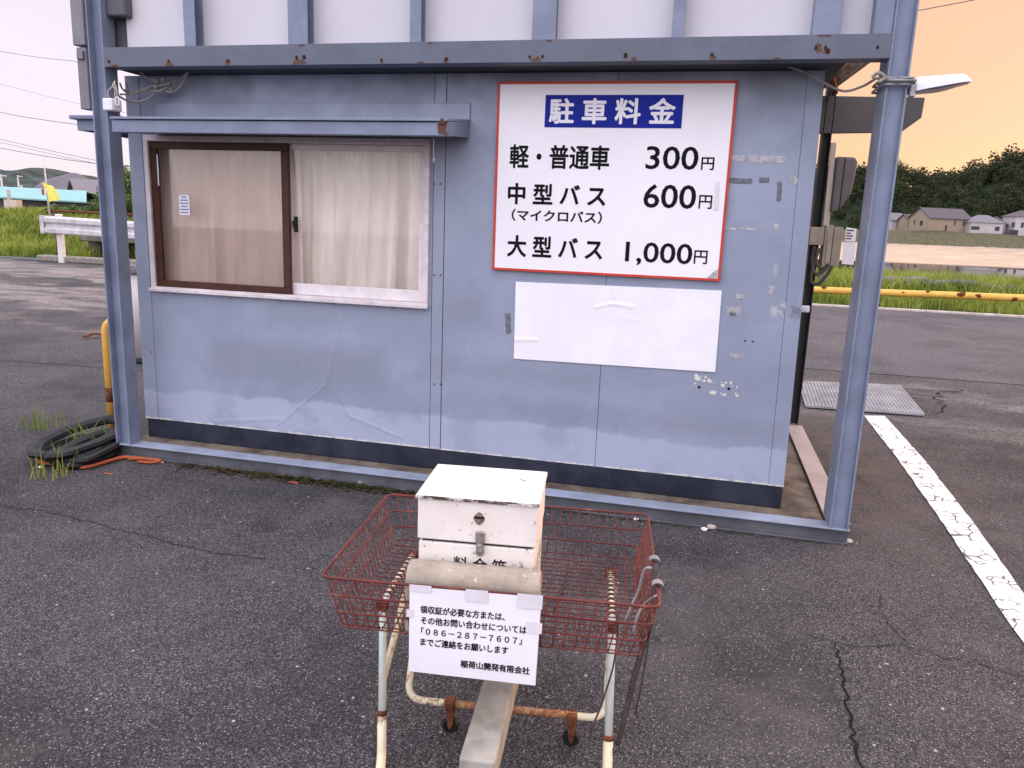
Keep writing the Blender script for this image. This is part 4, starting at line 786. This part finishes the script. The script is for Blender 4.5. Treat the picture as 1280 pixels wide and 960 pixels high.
# straps and their clips on the basket's right side
def strap(name, label, pts, r, clips, mat, y=1.80):
    t = thing(name, label, 'strap', tuple(pts[-1]), 0, 'perished straps on the cart'); mb = MB(); mb.tube(curve(pts), r, 6, flat=.45); obj('band', mb, mat, t)
    for c_ in clips:
        R3 = CM.to_3x3(); mb = MB(); mb.grid(lambda u, v: c_ + R3 @ Vector((-.004 + .015 * math.cos(-.9 + 3.6 * v), (u - .5) * .024, .015 * math.sin(-.9 + 3.6 * v))), 2, 14); mb.grid(lambda u, v: c_ + R3 @ Vector((-.004 + .0165 * math.cos(-.9 + 3.6 * v), (.5 - u) * .024, .0165 * math.sin(-.9 + 3.6 * v))), 2, 14); obj('clip', mb, STRAPG, t)
RYP = lambda y: CM @ Vector((RX + .004, y, RZ))
strap('rubber_strap', 'long dark strap hanging outside the basket right side almost to the ground', [RYP(-.05), wp(819, 715, 1.95), wp(816, 760, 1.90), wp(806, 800, 1.85), wp(792, 850, 1.82), wp(779, 905, 1.8), wp(772, 931, 1.8)], .0075, [RYP(-.05)], STRAPD)
strap('rubber_strap', 'short dark strap ending at mid height below the basket right side', [RYP(-.20), wp(818, 770, 1.88), wp(811, 800, 1.85), wp(804, 845, 1.84), wp(798, 875, 1.84), wp(794, 893, 1.84)], .0055, [RYP(-.20)], STRAPD)
strap('rubber_strap', 'pale strap slanting from the basket right rim down inside the basket', [RYP(-.09) + Vector((-.01, 0, 0)), wp(806, 712, 2.0), wp(798, 738, 2.0), wp(788, 760, 1.98), wp(782, 775, 1.97)], .0075, [], STRAPG)
strap('rubber_strap', 'second pale strap inside the basket near its front right corner', [RYP(-.25) + Vector((-.01, 0, 0)), wp(806, 755, 1.87), wp(797, 770, 1.86), wp(792, 790, 1.85)], .006, [], STRAPG)
strap('rubber_strap', 'thin dark strap end hanging beside the right front leg of the cart', [wp(772, 768, 1.9), wp(771, 800, 1.9), wp(766, 835, 1.9), wp(752, 880, 1.88), wp(744, 900, 1.87), wp(738, 916, 1.86)], .006, [], STRAPD)
strap('rubber_strap', 'thin broken dark strap lying in the basket beside the cash box', [wp(709, 712, 2.16), wp(706, 730, 2.12), wp(700, 750, 2.06), wp(692, 766, 2.02)], .004, [], STRAPD)

# ---------------------------------------------------------------- small things at the hut's foot
mosv, mosf = [], []
for i in range(3800):
    x = -2.95 + 2.2 * random.random(); dens = math.exp(-((x + 1.9) / .75) ** 2) + .25
    if random.random() > dens * (.25 + .75 * (math.sin(x * 17) * math.sin(x * 41 + 1) > -.12)): continue
    y = 3.855 - abs(random.gauss(0, .034)); s = random.uniform(.004, .016); z = random.uniform(.002, .016) * (1 if y > 3.82 else .5)
    a = random.uniform(0, 6.28); k = len(mosv)
    for q in range(4): b_ = a + q * math.pi / 2; mosv.append((x + s * math.cos(b_) * 1.3, y + s * math.sin(b_) * .7, z + random.uniform(-.005, .007)))
    mosf.append((k, k + 1, k + 2, k + 3))
for i in range(260):
    x = random.uniform(-3.2, .7); y = 3.848 + random.uniform(-.012, .004); s = random.uniform(.003, .010); a = random.uniform(0, 6.28); k = len(mosv)
    for q in range(4): b_ = a + q * math.pi / 2; mosv.append((x + s * math.cos(b_) * 1.8, y + s * math.sin(b_) * .6, .004 + random.uniform(0, .004)))
    mosf.append((k, k + 1, k + 2, k + 3))
tag(raw('moss_litter', mosv, mosf, m_leaf('moss_and_litter', ((.022, .018, .010), (.085, .060, .035), (.030, .030, .010)), .9, .05)), 'dark moss and leaf litter gathered along the front base beam', None, None, 'stuff')
for (px, py, s, lab, mt_) in ((880, 661, .014, 'small rounded white stone left of a flatter one at the base beam', LAMPW), (889, 659, .020, 'flat pale pinkish stone right beside a rounder one at the base beam', CONC_EDGE), (1060, 676, .018, 'pale broken stone by the foot of the right post', CONC_EDGE), (795, 648, .011, 'little white stone behind the basket right rear corner', LAMPW), (451, 602, .020, 'brown stone lying in the moss along the base beam', TAN), (202, 577, .011, 'tiny white stone at the end of the orange hose', LAMPW), (51, 583, .012, 'white pebble beside the black rubber loops', LAMPW)):
    p = gp(px, py + 2); mb = MB(); mb.sphere((p.x, p.y, s * .55), (s * 1.25, s, s * .62), 0, 2, .16); solo('stone', mb, mt_, lab, 'stone', (p.x, p.y, 0), 0, 'stones on the asphalt')
def loop(pts, w_, h_, name, label, zs):
    """a flattened black rubber ring, thick rounded section"""
    P = closed_round([Vector((x, y, z)) for (x, y), z in zip(pts, zs)], .10, 7); mb = MB(); mb.tube(P, [w_] * len(P), 8, False, flat=h_ / w_, smooth=False)
    return solo(name, mb, RUBBER, label, 'rubber loop', (P[0].x, P[0].y, 0), 0, 'black rubber loops left of the hut')
def gl(z, *pts): return [tuple(gp(x, y, z)[:2]) for x, y in pts]
loop(gl(.03, (62, 572), (95, 581), (140, 566), (150, 545), (110, 545), (70, 556)), .052, .026, 'rubber_loop', 'black rubber loop lying flat at the bottom beside the left post', [.028] * 6)
loop(gl(.10, (42, 563), (78, 566), (128, 552), (165, 534), (146, 527), (92, 536), (46, 551)), .050, .024, 'rubber_loop', 'black rubber loop lying on top of the other one, tilted up to the yellow pipe', [.075, .085, .10, .12, .13, .11, .08])
loop(gl(.06, (82, 573), (108, 574), (150, 556), (140, 541), (105, 551), (78, 562)), .040, .020, 'rubber_loop', 'smallest black rubber loop wedged between the two larger ones', [.05, .055, .07, .08, .07, .055])
mb = MB(); mb.tube(curve([gp(44, 571, .02), gp(52, 578, .015), gp(75, 580, .015), gp(100, 584, .015), gp(112, 583, .015), gp(130, 578, .015), gp(152, 572, .015), gp(166, 572, .012), gp(185, 574, .012), gp(203, 577, .012)]), .011, 8)
mb.tube(curve([gp(160, 574, .012), gp(180, 573, .012), gp(200, 575, .02), gp(190, 578, .012), gp(172, 577, .012)]), .008, 8)
solo('hose', mb, ORANGE, 'orange hose winding out from under the black rubber loops', 'hose', tuple(gp(112, 583)))
for k, (px, py) in enumerate(((136, 593), (367, 604))):
    p = gp(px, py); mb = MB(); mb.box((p.x - .03, p.y - .006, .001), (p.x + .03, p.y + .005, .008), .002); solo('hose_scrap', mb, ORANGE, ('orange scrap on the asphalt near the left post', 'thin orange scrap on the asphalt before the moss')[k], 'scrap', (p.x, p.y, 0), .2)
# yellow hoop barrier behind the left post
yb = wp(137, 545, 4.35)
mb = MB(); hx = -3.86; hy = 4.35
P = rounded([(hx, hy, .0), (hx, hy, .76), (hx + .17, hy + .05, .76)], .09, 7); mb.tube(P, .029, 14); yh = solo('bent_pipe', mb, YELLOW, 'yellow painted bent pipe barrier with rust band behind the left post', 'pipe barrier', (hx, hy, 0))
mb = MB(); mb.cyl((hx, hy, .20), (hx, hy, .30), .0298, 14); obj('rust_band', mb, RUSTY, yh)
rp = [gp(106, 421, .03), gp(128, 417, .03)]
mb = MB(); mb.tube([rp[0], rp[0].lerp(rp[1], .5) + Vector((0, 0, .02)), rp[1] + Vector((.5, 0, 0))], .035, 8, flat=.4); solo('rusty_plate', mb, RUSTY, 'rusty steel strip lying on the lot behind the yellow hoop', 'steel strip', tuple(rp[0]))
# white bin showing in the gap between post and hut
pb = gp(172, 455); bn = thing('waste_bin', 'pale round bin with dark lid seen between left post and hut', 'bin', (pb.x, pb.y + .2, 0)); zt = wp(172, 333, pb.y).z
mb = MB(); mb.cyl((pb.x, pb.y + .2, .06), (pb.x, pb.y + .2, zt - .09), .21, 28, .20); obj('drum', mb, m_plain('bin_cream', (.46, .42, .40), .6, 0, .1, 5), bn)
mb = MB(); mb.cyl((pb.x, pb.y + .2, 0), (pb.x, pb.y + .2, .059), .20, 28); obj('base', mb, DARKST, bn)
mb = MB(); mb.cyl((pb.x, pb.y + .2, zt - .088), (pb.x, pb.y + .2, zt), .215, 28, .19, 0, .015); obj('lid', mb, WOODGREY, bn)
# drain grate in the lot
gq = [(.99, 7.02), (1.955, 7.08), (2.06, 8.42), (1.06, 8.20)]
gt = thing('drain_grate', 'steel mesh drain grate set in the asphalt right of the hut', 'grate', (1.5, 7.7, 0))
mb = MB()
def gpnt(u, v, z): a = Vector((*gq[0], 0)).lerp(Vector((*gq[1], 0)), u); c_ = Vector((*gq[3], 0)).lerp(Vector((*gq[2], 0)), u); q = a.lerp(c_, v); return Vector((q.x, q.y, z))
for i in range(33): mb.prism([gpnt(i / 32 - .004, 0, .009), gpnt(i / 32 + .004, 0, .009), gpnt(i / 32 + .004, 1, .009), gpnt(i / 32 - .004, 1, .009)], (0, 0, .018))
for j in range(29): mb.prism([gpnt(0, j / 28 - .004, .0105), gpnt(1, j / 28 - .004, .0105), gpnt(1, j / 28 + .004, .0105), gpnt(0, j / 28 + .004, .0105)], (0, 0, .018))
obj('bars', mb, m_plain('worn_grate_steel', (.40, .39, .42), .5, .3, .2, 5), gt)
mb = MB(); mb.poly([gpnt(0, 0, .0075), gpnt(1, 0, .0075), gpnt(1, 1, .0075), gpnt(0, 1, .0075)]); obj('pit', mb, BLACK, gt)

# ---------------------------------------------------------------- right-hand background
YR = 17.95
ra, rb_ = wp(1010, 362, YR), wp(1290, 373, YR)
yr = thing('pipe_rail', 'long yellow pipe rail with rust patches along the far road edge', 'pipe rail', ((ra.x + rb_.x) / 2, YR, 0))
mb = MB(); sl_ = (rb_.z - ra.z) / (rb_.x - ra.x); mb.tube([(ra.x - 5, YR, ra.z - 5 * sl_), (rb_.x + 8, YR, rb_.z + 8 * sl_)], .074, 16); obj('rail', mb, YELLOW, yr)
for x in (ra.x - 3.0, rb_.x + 3.0):
    mb = MB(); mb.cyl((x, YR, -.05), (x, YR, ra.z + (x - ra.x) * sl_), .07, 14); obj('post', mb, YELLOW, yr)
for px, py, r in ((1202, 369, .10), (1223, 371, .085), (1268, 374, .08), (1129, 366, .03), (1160, 365, .04), (1030, 360, .05)):
    p = wp(px, py, YR - .07); mb = MB(); mb.sphere((p.x, YR - .048, p.z + .01), (r, .038, r * .55), 0, 2, .22); obj('rust_patch', mb, RUSTY, yr)
la, lb = wp(1075, 345, 20.2), wp(1290, 362, 20.2)
mb = MB(); P = [la.lerp(lb, t / 14) + Vector((0, random.uniform(-.05, .05), random.uniform(-.03, .03) - .03)) for t in range(15)]; mb.tube(P, [.11 + random.uniform(-.02, .03) for _ in P], 9)
P2 = [wp(1188, 352, 20.0), wp(1215, 355, 20.0), wp(1238, 359, 20.0)]; mb.tube(P2, [.05, .10, .03], 7)
solo('log', mb, WOODGREY, 'weathered grey log lying in the grass behind the yellow pipe rail', 'log', (la.x, 20.2, .0))

def leafcloud(centres, radii, n, size, flat=1.0, up=.35):
    """leaf-sized quads spread through lumps; returns verts, faces"""
    V, F = [], []
    cs = np.asarray(centres); rs = np.asarray(radii); wts = rs ** 2 / (rs ** 2).sum(); idx = rng.choice(len(cs), n, p=wts)
    d = rng.normal(size=(n, 3)); d /= np.linalg.norm(d, axis=1)[:, None]; rad = rs[idx] * (rng.uniform(.25, 1.0, n) ** .45); P = cs[idx] + d * rad[:, None] * np.array([1, 1, flat])
    nn = d * .8 + rng.normal(size=(n, 3)) * .6 + np.array([0, 0, up]); nn /= np.linalg.norm(nn, axis=1)[:, None]
    a = np.cross(nn, rng.normal(size=(n, 3))); a /= np.linalg.norm(a, axis=1)[:, None]; b_ = np.cross(nn, a); s = (size * rng.uniform(.55, 1.35, n))[:, None]
    q = np.stack([P - a * s, P - b_ * s * .55, P + a * s, P + b_ * s * .55], 1).reshape(-1, 3)
    return q.tolist(), [(4 * i, 4 * i + 1, 4 * i + 2, 4 * i + 3) for i in range(n)]
# wooded hill beyond the pond: ridge line read off the skyline at 330-400 m
RPT = sorted([(lambda p: (p.x, p.z))(wp(px, py + 12, 372)) for px, py in ((700, 206), (850, 206), (1000, 214), (1100, 214), (1125, 213), (1150, 222), (1168, 224), (1192, 216), (1222, 212), (1246, 203), (1280, 188), (1330, 172), (1420, 160), (1600, 170), (1900, 190))])
def ridge(x):
    for (xa, za), (xb, zb) in zip(RPT, RPT[1:]):
        if xa <= x <= xb: return za + (zb - za) * (x - xa) / (xb - xa)
    return RPT[0][1] if x < RPT[0][0] else RPT[-1][1]
def hill(u, v):
    x = -60 + 480 * u; y = 306 + 120 * v; t = min(1, v * 1.35); h = (ridge(x * 372 / y) - 2.5) * math.sin(t * math.pi / 2) ** 1.1 * (1 if y < 395 else y / 395)
    return Vector((x, y, 2.5 + h))
mb = MB(); mb.grid(hill, 90, 14); structure('wooded_hill', mb, m_plain('hill_floor', (.02, .028, .012), .95, 0, .4, .1))
V, F = [], []
for i in range(760):
    u = random.uniform(.10, .74); v = random.random() ** .8 * .72 if i % 3 else random.uniform(.48, .68); p = hill(u, v); r = random.uniform(3.0, 6.2)
    cs = [(p.x + random.uniform(-r, r) * .75, p.y + random.uniform(-r, r) * .5, p.z + random.uniform(.2, 1.35) * r) for _ in range(6)]
    q, f = leafcloud(cs, [r * random.uniform(.35, .62) for _ in cs], 210, .62)
    k = len(V); V += q; F += [tuple(a + k for a in g) for g in f]
tag(raw('hillside_forest', V, F, FOREST), 'dark green woodland covering the hill beyond the pond', None, None, 'stuff')

def house(name, label, c, rot, L, D, hw, hr, zb, wall, roof, wins=(), hip=False, over=.5, doors=()):
    t = thing(name, label, 'house', (c[0], c[1], zb), rot)
    mb = MB(); mb.box((-L / 2, -D / 2, -1.5), (L / 2, D / 2, hw))
    if not hip:
        for x in (-L / 2, L / 2 - .02): mb.prism([(x, -D / 2, hw), (x, D / 2, hw), (x, 0, hw + hr * .97)], (.02, 0, 0))
    obj('wall', mb, wall, t, False)
    mb = MB(); o = over; th = .22
    if hip:
        a = [(-L / 2 - o, -D / 2 - o, hw), (L / 2 + o, -D / 2 - o, hw), (L / 2 + o, D / 2 + o, hw), (-L / 2 - o, D / 2 + o, hw)]; r0, r1 = (-L / 2 + D / 2, 0, hw + hr), (L / 2 - D / 2, 0, hw + hr)
        mb.poly(a[::-1]); mb.poly([a[0], a[1], r1, r0]); mb.poly([a[1], a[2], r1]); mb.poly([a[2], a[3], r0, r1]); mb.poly([a[3], a[0], r0])
    else:
        s = hr / (D / 2); ze = hw - o * s
        for sg in (-1, 1): mb.prism([(-L / 2 - o, sg * (D / 2 + o), ze), (-L / 2 - o, 0, hw + hr), (-L / 2 - o, 0, hw + hr + th), (-L / 2 - o, sg * (D / 2 + o), ze + th)], (L + 2 * o, 0, 0))
    obj('roof', mb, roof, t, False)
    for (side, u, z, w_, h_) in wins:
        mb = MB()
        if side == 'f': mb.box((u - w_ / 2, -D / 2 - .06, z), (u + w_ / 2, -D / 2 + .02, z + h_))
        elif side == 'l': mb.box((-L / 2 - .06, u - w_ / 2, z), (-L / 2 + .02, u + w_ / 2, z + h_))
        else: mb.box((L / 2 - .02, u - w_ / 2, z), (L / 2 + .06, u + w_ / 2, z + h_))
        obj('window', mb, m_win, t, False)
    return t
m_win = m_plain('far_window', (.05, .05, .06), .2)
WTAN = m_plain('wall_tan', (.30, .235, .185), .9, 0, .06, .4); WWHITE = m_plain('wall_white', (.44, .40, .41), .9, 0, .05, .4); WGREY = m_plain('wall_grey', (.30, .285, .31), .9, 0, .1, .4)
TILE = m_plain('roof_tile', (.10, .082, .095), .75, 0, .15, 2); TILEL = m_plain('roof_tile_pale', (.17, .155, .18), .7, 0, .12, 2); TILED = m_plain('roof_tile_dark', (.07, .06, .07), .7, 0, .2, 2)
HYD = 285
def hp(px, py=292): return wp(px, py, HYD)
zg = hp(1180, 291.5).z; ppm = F_PX / HYD * 1.03
def m(px): return px / ppm
HOUSE = house
c = hp(1172); HOUSE('house', 'tan house with grey gabled roof, largest beyond the pond', (c.x, HYD), .42, m(52), m(34), m(16.5), m(10.5), zg, WTAN, TILE, (('l', -1.2, 2.2, 1.3, 1.5), ('l', 2.2, 2.4, .5, 1.5), ('f', -1.2, .6, .7, 1.9), ('f', 1.8, 2.6, .5, 1.5), ('f', 5.0, 2.6, .5, 1.5)))
c = hp(1224); HOUSE('house', 'low white house with pale hipped roof right of the tan gabled one', (c.x, HYD - 1), .18, m(35), m(24), m(13), m(8.5), zg, WWHITE, TILEL, (('f', -3.6, 1.4, 2.6, 1.1), ('f', 3.2, 1.3, 1.4, 1.3)), True)
c = hp(1124); HOUSE('house', 'white house with grey roof left of the tan one beside the right post', (c.x, HYD + 12), .5, m(20), m(20), m(14), m(7.5), zg, WWHITE, TILEL, (('f', 2.0, .3, 2, 1.2),), False)
c = hp(1134); HOUSE('shed', 'small tan gabled outbuilding between the white house and the tan house', (c.x + 1, HYD + 7), .5, m(10), m(16), m(14), m(6), zg, WTAN, TILE, (('f', 0, .2, 1.2, 1.8),))
c = hp(1248); HOUSE('house', 'grey gabled house with dark garage front among the far houses', (c.x, HYD + 4), 1.2, m(24), m(22), m(13), m(7), zg, WGREY, TILEL, (('l', 0, .1, 3.2, 3.0), ('l', 3, .1, 1.4, 3.0), ('f', 0, 1.5, 1.5, 1.2)))
c = hp(1280); HOUSE('house', 'tall white house at the right edge beyond the pond', (c.x, HYD + 2), .25, m(34), m(24), m(21), m(7), zg, WWHITE, TILE, (('f', -5.5, 2.6, 1.0, 1.6), ('f', -2.5, 2.6, .9, 1.6), ('f', -5, .2, 3, 1.6)), True)
c = hp(1187); HOUSE('house', 'dark hipped roof rising behind the tan gabled house', (c.x, HYD + 22), .1, m(26), m(18), m(22), m(7), zg, WGREY, TILED, (), True)

# ---------------------------------------------------------------- left-hand background
g = thing('guard_rail', 'white corrugated guard rail at the edge of the left embankment', 'guard rail', (-15.5, 17.6, 0))
ga, gb = wp(52, 281, 17.4), wp(185, 290, 17.4)
gdir = (gb - ga); gb = ga + gdir * 1.6
prof = [(-.14, 0), (-.12, .05), (-.06, .05), (-.02, 0.0), (.02, 0.0), (.06, .05), (.12, .05), (.16, 0)]
mb = MB(); up_ = Vector((0, 0, 1)); nrm = Vector((gdir.y, -gdir.x, 0)).normalized(); vs = []
for P in (ga, gb): vs.append([P + up_ * (z * 1.55) + nrm * y_ for z, y_ in prof])
for k in range(len(prof) - 1): mb.poly([vs[0][k], vs[1][k], vs[1][k + 1], vs[0][k + 1]])
obj('beam', mb, GALV, g)
mb = MB(); mb.prism([ga + up_ * -.22 + nrm * .02 + gdir.normalized() * -.04, ga + up_ * -.22 + nrm * .06 + gdir.normalized() * .12, ga + up_ * .26 + nrm * .06 + gdir.normalized() * .12, ga + up_ * .26 + nrm * .02 + gdir.normalized() * -.04], -nrm * .02); obj('end_plate', mb, GALV, g)
pp = wp(69, 313, 17.9)
for s in (0.04, .9):
    p = ga.lerp(gb, s); mb = MB(); mb.box((p.x + .12, p.y + .10, -.2), (p.x + .30, p.y + .22, p.z + .3), .02); obj('post', mb, WHITERUST, g)
mb = MB(); mb.tube([wp(64, 263, 18.3), wp(120, 266, 18.3), wp(190, 269.5, 18.3)], .03, 8)
for px in (68, 150): p = wp(px, 264, 18.3); mb.cyl((p.x, p.y, p.z), (p.x, p.y, 0), .03, 8)
solo('hand_rail', mb, RUSTY, 'thin rusty handrail behind the white guard rail', 'handrail', tuple(wp(120, 310, 18.3)))
ca, cb_ = wp(44, 316, 17.55), wp(190, 331, 17.55); ca.z = cb_.z = 0
mb = MB(); d = cb_ - ca; nn_ = Vector((-d.y, d.x, 0)).normalized() * .35; mb.prism([ca, cb_, cb_ + nn_, ca + nn_], (0, 0, .17), .03); solo('kerb', mb, CONC, 'low grey concrete kerb under the white guard rail', 'kerb', tuple(ca))
cv = wp(128, 306, 19.0)
mb = MB(); a_, b_ = wp(105, 296, 19.2), wp(200, 302, 19.2); mb.box((a_.x, 19.0, a_.z - .12), (b_.x, 21.0, a_.z + .05), .03); mb.box((a_.x, 19.3, -.3), (a_.x + .4, 21, a_.z - .125), .03); mb.box((a_.x + .4, 20.6, -.3), (b_.x, 20.8, a_.z - .125)); solo('culvert', mb, m_plain('culvert_concrete', (.20, .18, .16), .9, 0, .35, 4, .4), 'grey concrete culvert slab with dark opening under the guard rail', 'culvert', (a_.x, 19.2, 0))
# flag on its pole
fb, ft = wp(63, 273, 17.7), wp(54, 195, 17.7)
fl = thing('flag', 'yellow flag drooping from a thin white pole at the guard rail end', 'flag', tuple(fb))
mb = MB(); mb.tube([fb + up_ * -.5, wp(57.5, 227, 17.7), ft], [.026, .022, .010], 8); obj('pole', mb, GALV, fl)
fq = [wp(52, 228, 17.6), wp(64, 232, 17.6), wp(76, 249, 17.6), wp(61, 253, 17.6)]
mb = MB(); mb.grid(lambda u, v: (fq[0].lerp(fq[1], u)).lerp(fq[3].lerp(fq[2], u), v) + Vector((0, .05 * math.sin(u * 7 + v * 3), 0)), 10, 10); obj('cloth', mb, m_plain('flag_yellow', (.78, .72, .16), .8, 0, .12, 8), fl)
mb = MB(); q = wp(55, 240, 17.66); mb.grid(lambda u, v: q + Vector(((u - .5) * .10, -.03 + .03 * math.sin(u * 6), (v - .5) * .16)), 4, 6); obj('red_streamer', mb, m_plain('flag_red', (.45, .10, .06), .8), fl)
# broad-leaved tree and low bushes behind the rail
def tree(name, label, base, h, lumps, n, size, mat, trunk_r):
    t = thing(name, label, 'tree', tuple(base)); b0 = Vector(base)
    mb = MB(); mb.tube([b0, b0 + Vector((.05, 0, h * .35)), b0 + Vector((-.04, .05, h * .7))], [trunk_r, trunk_r * .8, trunk_r * .4], 9)
    for (dx, dy, dz, r) in lumps[:6]: mb.tube([b0 + Vector((0, 0, h * .4)), b0 + Vector((dx * .6, dy * .6, dz * .8)), b0 + Vector((dx, dy, dz))], [trunk_r * .45, trunk_r * .3, .02], 6)
    obj('trunk', mb, BARK, t)
    q, f = leafcloud([(base[0] + l[0], base[1] + l[1], base[2] + l[2]) for l in lumps], [l[3] for l in lumps], n, size)
    o = raw('crown', [tuple(Vector(v_) - b0) for v_ in q], f, mat); o.parent = t
    return t
tb0 = wp(150, 262, 24); tb0.z = leftz(tb0.x, 24) - .1
tree('broadleaf_tree', 'leafy green tree partly hidden by the left steel post', tb0, 2.2, [(random.uniform(-1.0, 1.0), random.uniform(-.7, .7), random.uniform(.5, 1.75), random.uniform(.25, .5)) for _ in range(20)], 3600, .075, LEAF, .07)
for k, (px, hh, rr, lab) in enumerate(((82, .40, .45, 'small green bush right of the yellow flag'), (101, .45, .55, 'round green bush at the foot of the leafy tree'), (178, .9, .6, 'green bush seen through the gap between post and hut'))):
    b_ = wp(px, 255, 23.5); b_.z = leftz(b_.x, 23.5) - .05
    tree('bush', lab, b_, hh, [(random.uniform(-rr, rr), random.uniform(-.4, .4), random.uniform(.05, hh), random.uniform(.18, .3)) for _ in range(10)], 900, .06, LEAF, .03)
# long shed with teal roof
r0, r1, e1, e0_ = wp(-40, 231, 60), wp(108, 238.5, 60), wp(108, 252, 57), wp(-40, 244, 57)
sh = thing('long_shed', 'long low shed with pale teal metal roof beyond the embankment', 'shed', (r0.x, 60, 0))
mb = MB(); th = Vector((0, 0, -.12)); mb.prism([r0, r1, e1, e0_], th); bk = Vector((0, 6, -.9)); mb.prism([r0 + bk, r1 + bk, r1 + Vector((0, .03, 0)), r0 + Vector((0, .03, 0))], th); obj('roof', mb, m_plain('teal_roof', (.22, .40, .40), .6, 0, .06, .6), sh)
mb = MB(); mb.prism([e0_ + Vector((0, .6, -.15)), e1 + Vector((0, .6, -.15)), Vector((e1.x, e1.y + .6, 0)), Vector((e0_.x, e0_.y + .6, 0))], (0, 7, 0)); obj('wall', mb, m_plain('dark_shed_wall', (.10, .09, .10), .9, 0, .3, .5), sh)
mb = MB(); a_ = wp(11, 249, 56.6); mb.box((a_.x - .05, 56.5, 0), (a_.x + .15, 56.7, a_.z + .8)); obj('post', mb, WWHITE, sh)
mb = MB(); a_, b_ = wp(11, 254, 56), wp(25, 250, 56); mb.box((a_.x, 55.5, 0), (b_.x, 56.2, b_.z)); solo('container', mb, m_plain('cream_container', (.60, .50, .42), .8), 'small cream container before the teal-roofed shed', 'container', (a_.x, 56, 0))
c = wp(104, 240, 85); HOUSE('house', 'grey gabled house roof behind the leafy tree on the left', (c.x + 2, 88), .9, 9, 8, c.z - .6, 2.0, 0, WGREY, TILEL, ())
# hills far off to the left
def farhill(name, pts, Y, dep, mat):
    top = [wp(px, py, Y) for px, py in pts]
    def fn(u, v):
        s = u * (len(top) - 1); i = min(int(s), len(top) - 2); p = top[i].lerp(top[i + 1], s - i); k = math.sin(min(1, v * 1.6) * math.pi / 2)
        return Vector((p.x * (.94 + .06 * v * 1.6), Y - dep + dep * 1.6 * v, -3 + (p.z + 3) * k + (math.sin(p.x * .09 + v * 9) * 1.6 + math.sin(p.x * .23 + v * 17) * .8) * (v > .1)))
    mb = MB(); mb.grid(fn, 160, 24); return structure(name, mb, mat)
farhill('hills', [(-320, 208), (-120, 204), (-40, 214), (0, 211), (8, 214), (20, 215), (30, 212), (40, 211), (52, 213), (62, 216), (72, 222), (95, 228), (160, 232), (240, 240), (330, 245), (420, 255)], 620, 160, FARHILL)
farhill('hills', [(56, 240), (66, 232), (74, 224), (80, 219), (87, 220), (100, 228), (120, 238), (150, 246), (200, 250)], 430, 70, FARHAZE)
# utility poles and wires
for px, py, Y, lab in ((1, 218, 90, 'white lamp pole above the teal roof at the left edge'), (22, 219, 110, 'thin utility pole above the teal roof left of the flag'),):
    p = wp(px, py, Y); t = thing('utility_pole', lab, 'pole', (p.x, Y, 0)); mb = MB(); mb.cyl((p.x, Y, 0), (p.x, Y, p.z), .16, 10, .11); obj('mast', mb, GALV, t)
    mb = MB(); mb.box((p.x - .1, Y - .1, p.z - .3), (p.x + .9, Y + .1, p.z - .1), .03); mb.box((p.x + .3, Y - .15, p.z - 2.2), (p.x + .7, Y + .15, p.z - 1.6), .03); obj('arm', mb, GALV, t)
WIRE = m_plain('wire_dark', (.10, .09, .11), .6)
wl = [((-60, 53), (0, 64), (103, 78), .010, 'topmost thin wire left of the hut, ending behind the trunking'), ((-60, 92), (0, 105), (120, 134), .006, 'faint pale wire second from the top of the left sky'), ((-60, 120), (0, 140), (120, 159), .013, 'dark sagging wire level with the left canopy end'),
      ((-60, 160), (0, 174), (175, 211), .011, 'upper wire of the close trio above the far hills'), ((-60, 165), (0, 178), (180, 216), .009, 'middle wire of the close trio above the far hills'), ((-60, 173), (0, 185), (150, 209), .014, 'lowest and darkest wire of the trio above the far hills')]
for a_, b_, c_, r, lab in wl:
    P = curve([wp(*a_, 34), wp(*b_, 33), wp((b_[0] + c_[0]) / 2, (b_[1] + c_[1]) / 2 + 1.2, 31), wp(*c_, 29), wp(c_[0] + 120, c_[1] + 22, 27)], 6); mb = MB(); mb.tube(P, r, 5); solo('power_line', mb, WIRE, lab, 'wire', tuple(P[0]), 0, 'overhead wires')
P = [wp(1100, 24, 26), wp(1149, 13, 26), wp(1222, -1, 26), wp(1330, -24, 26)]; mb = MB(); mb.tube(curve(P, 6), .013, 5); solo('power_line', mb, WIRE, 'single thin wire crossing the orange sky above the street light', 'wire', tuple(P[0]), 0, 'overhead wires')
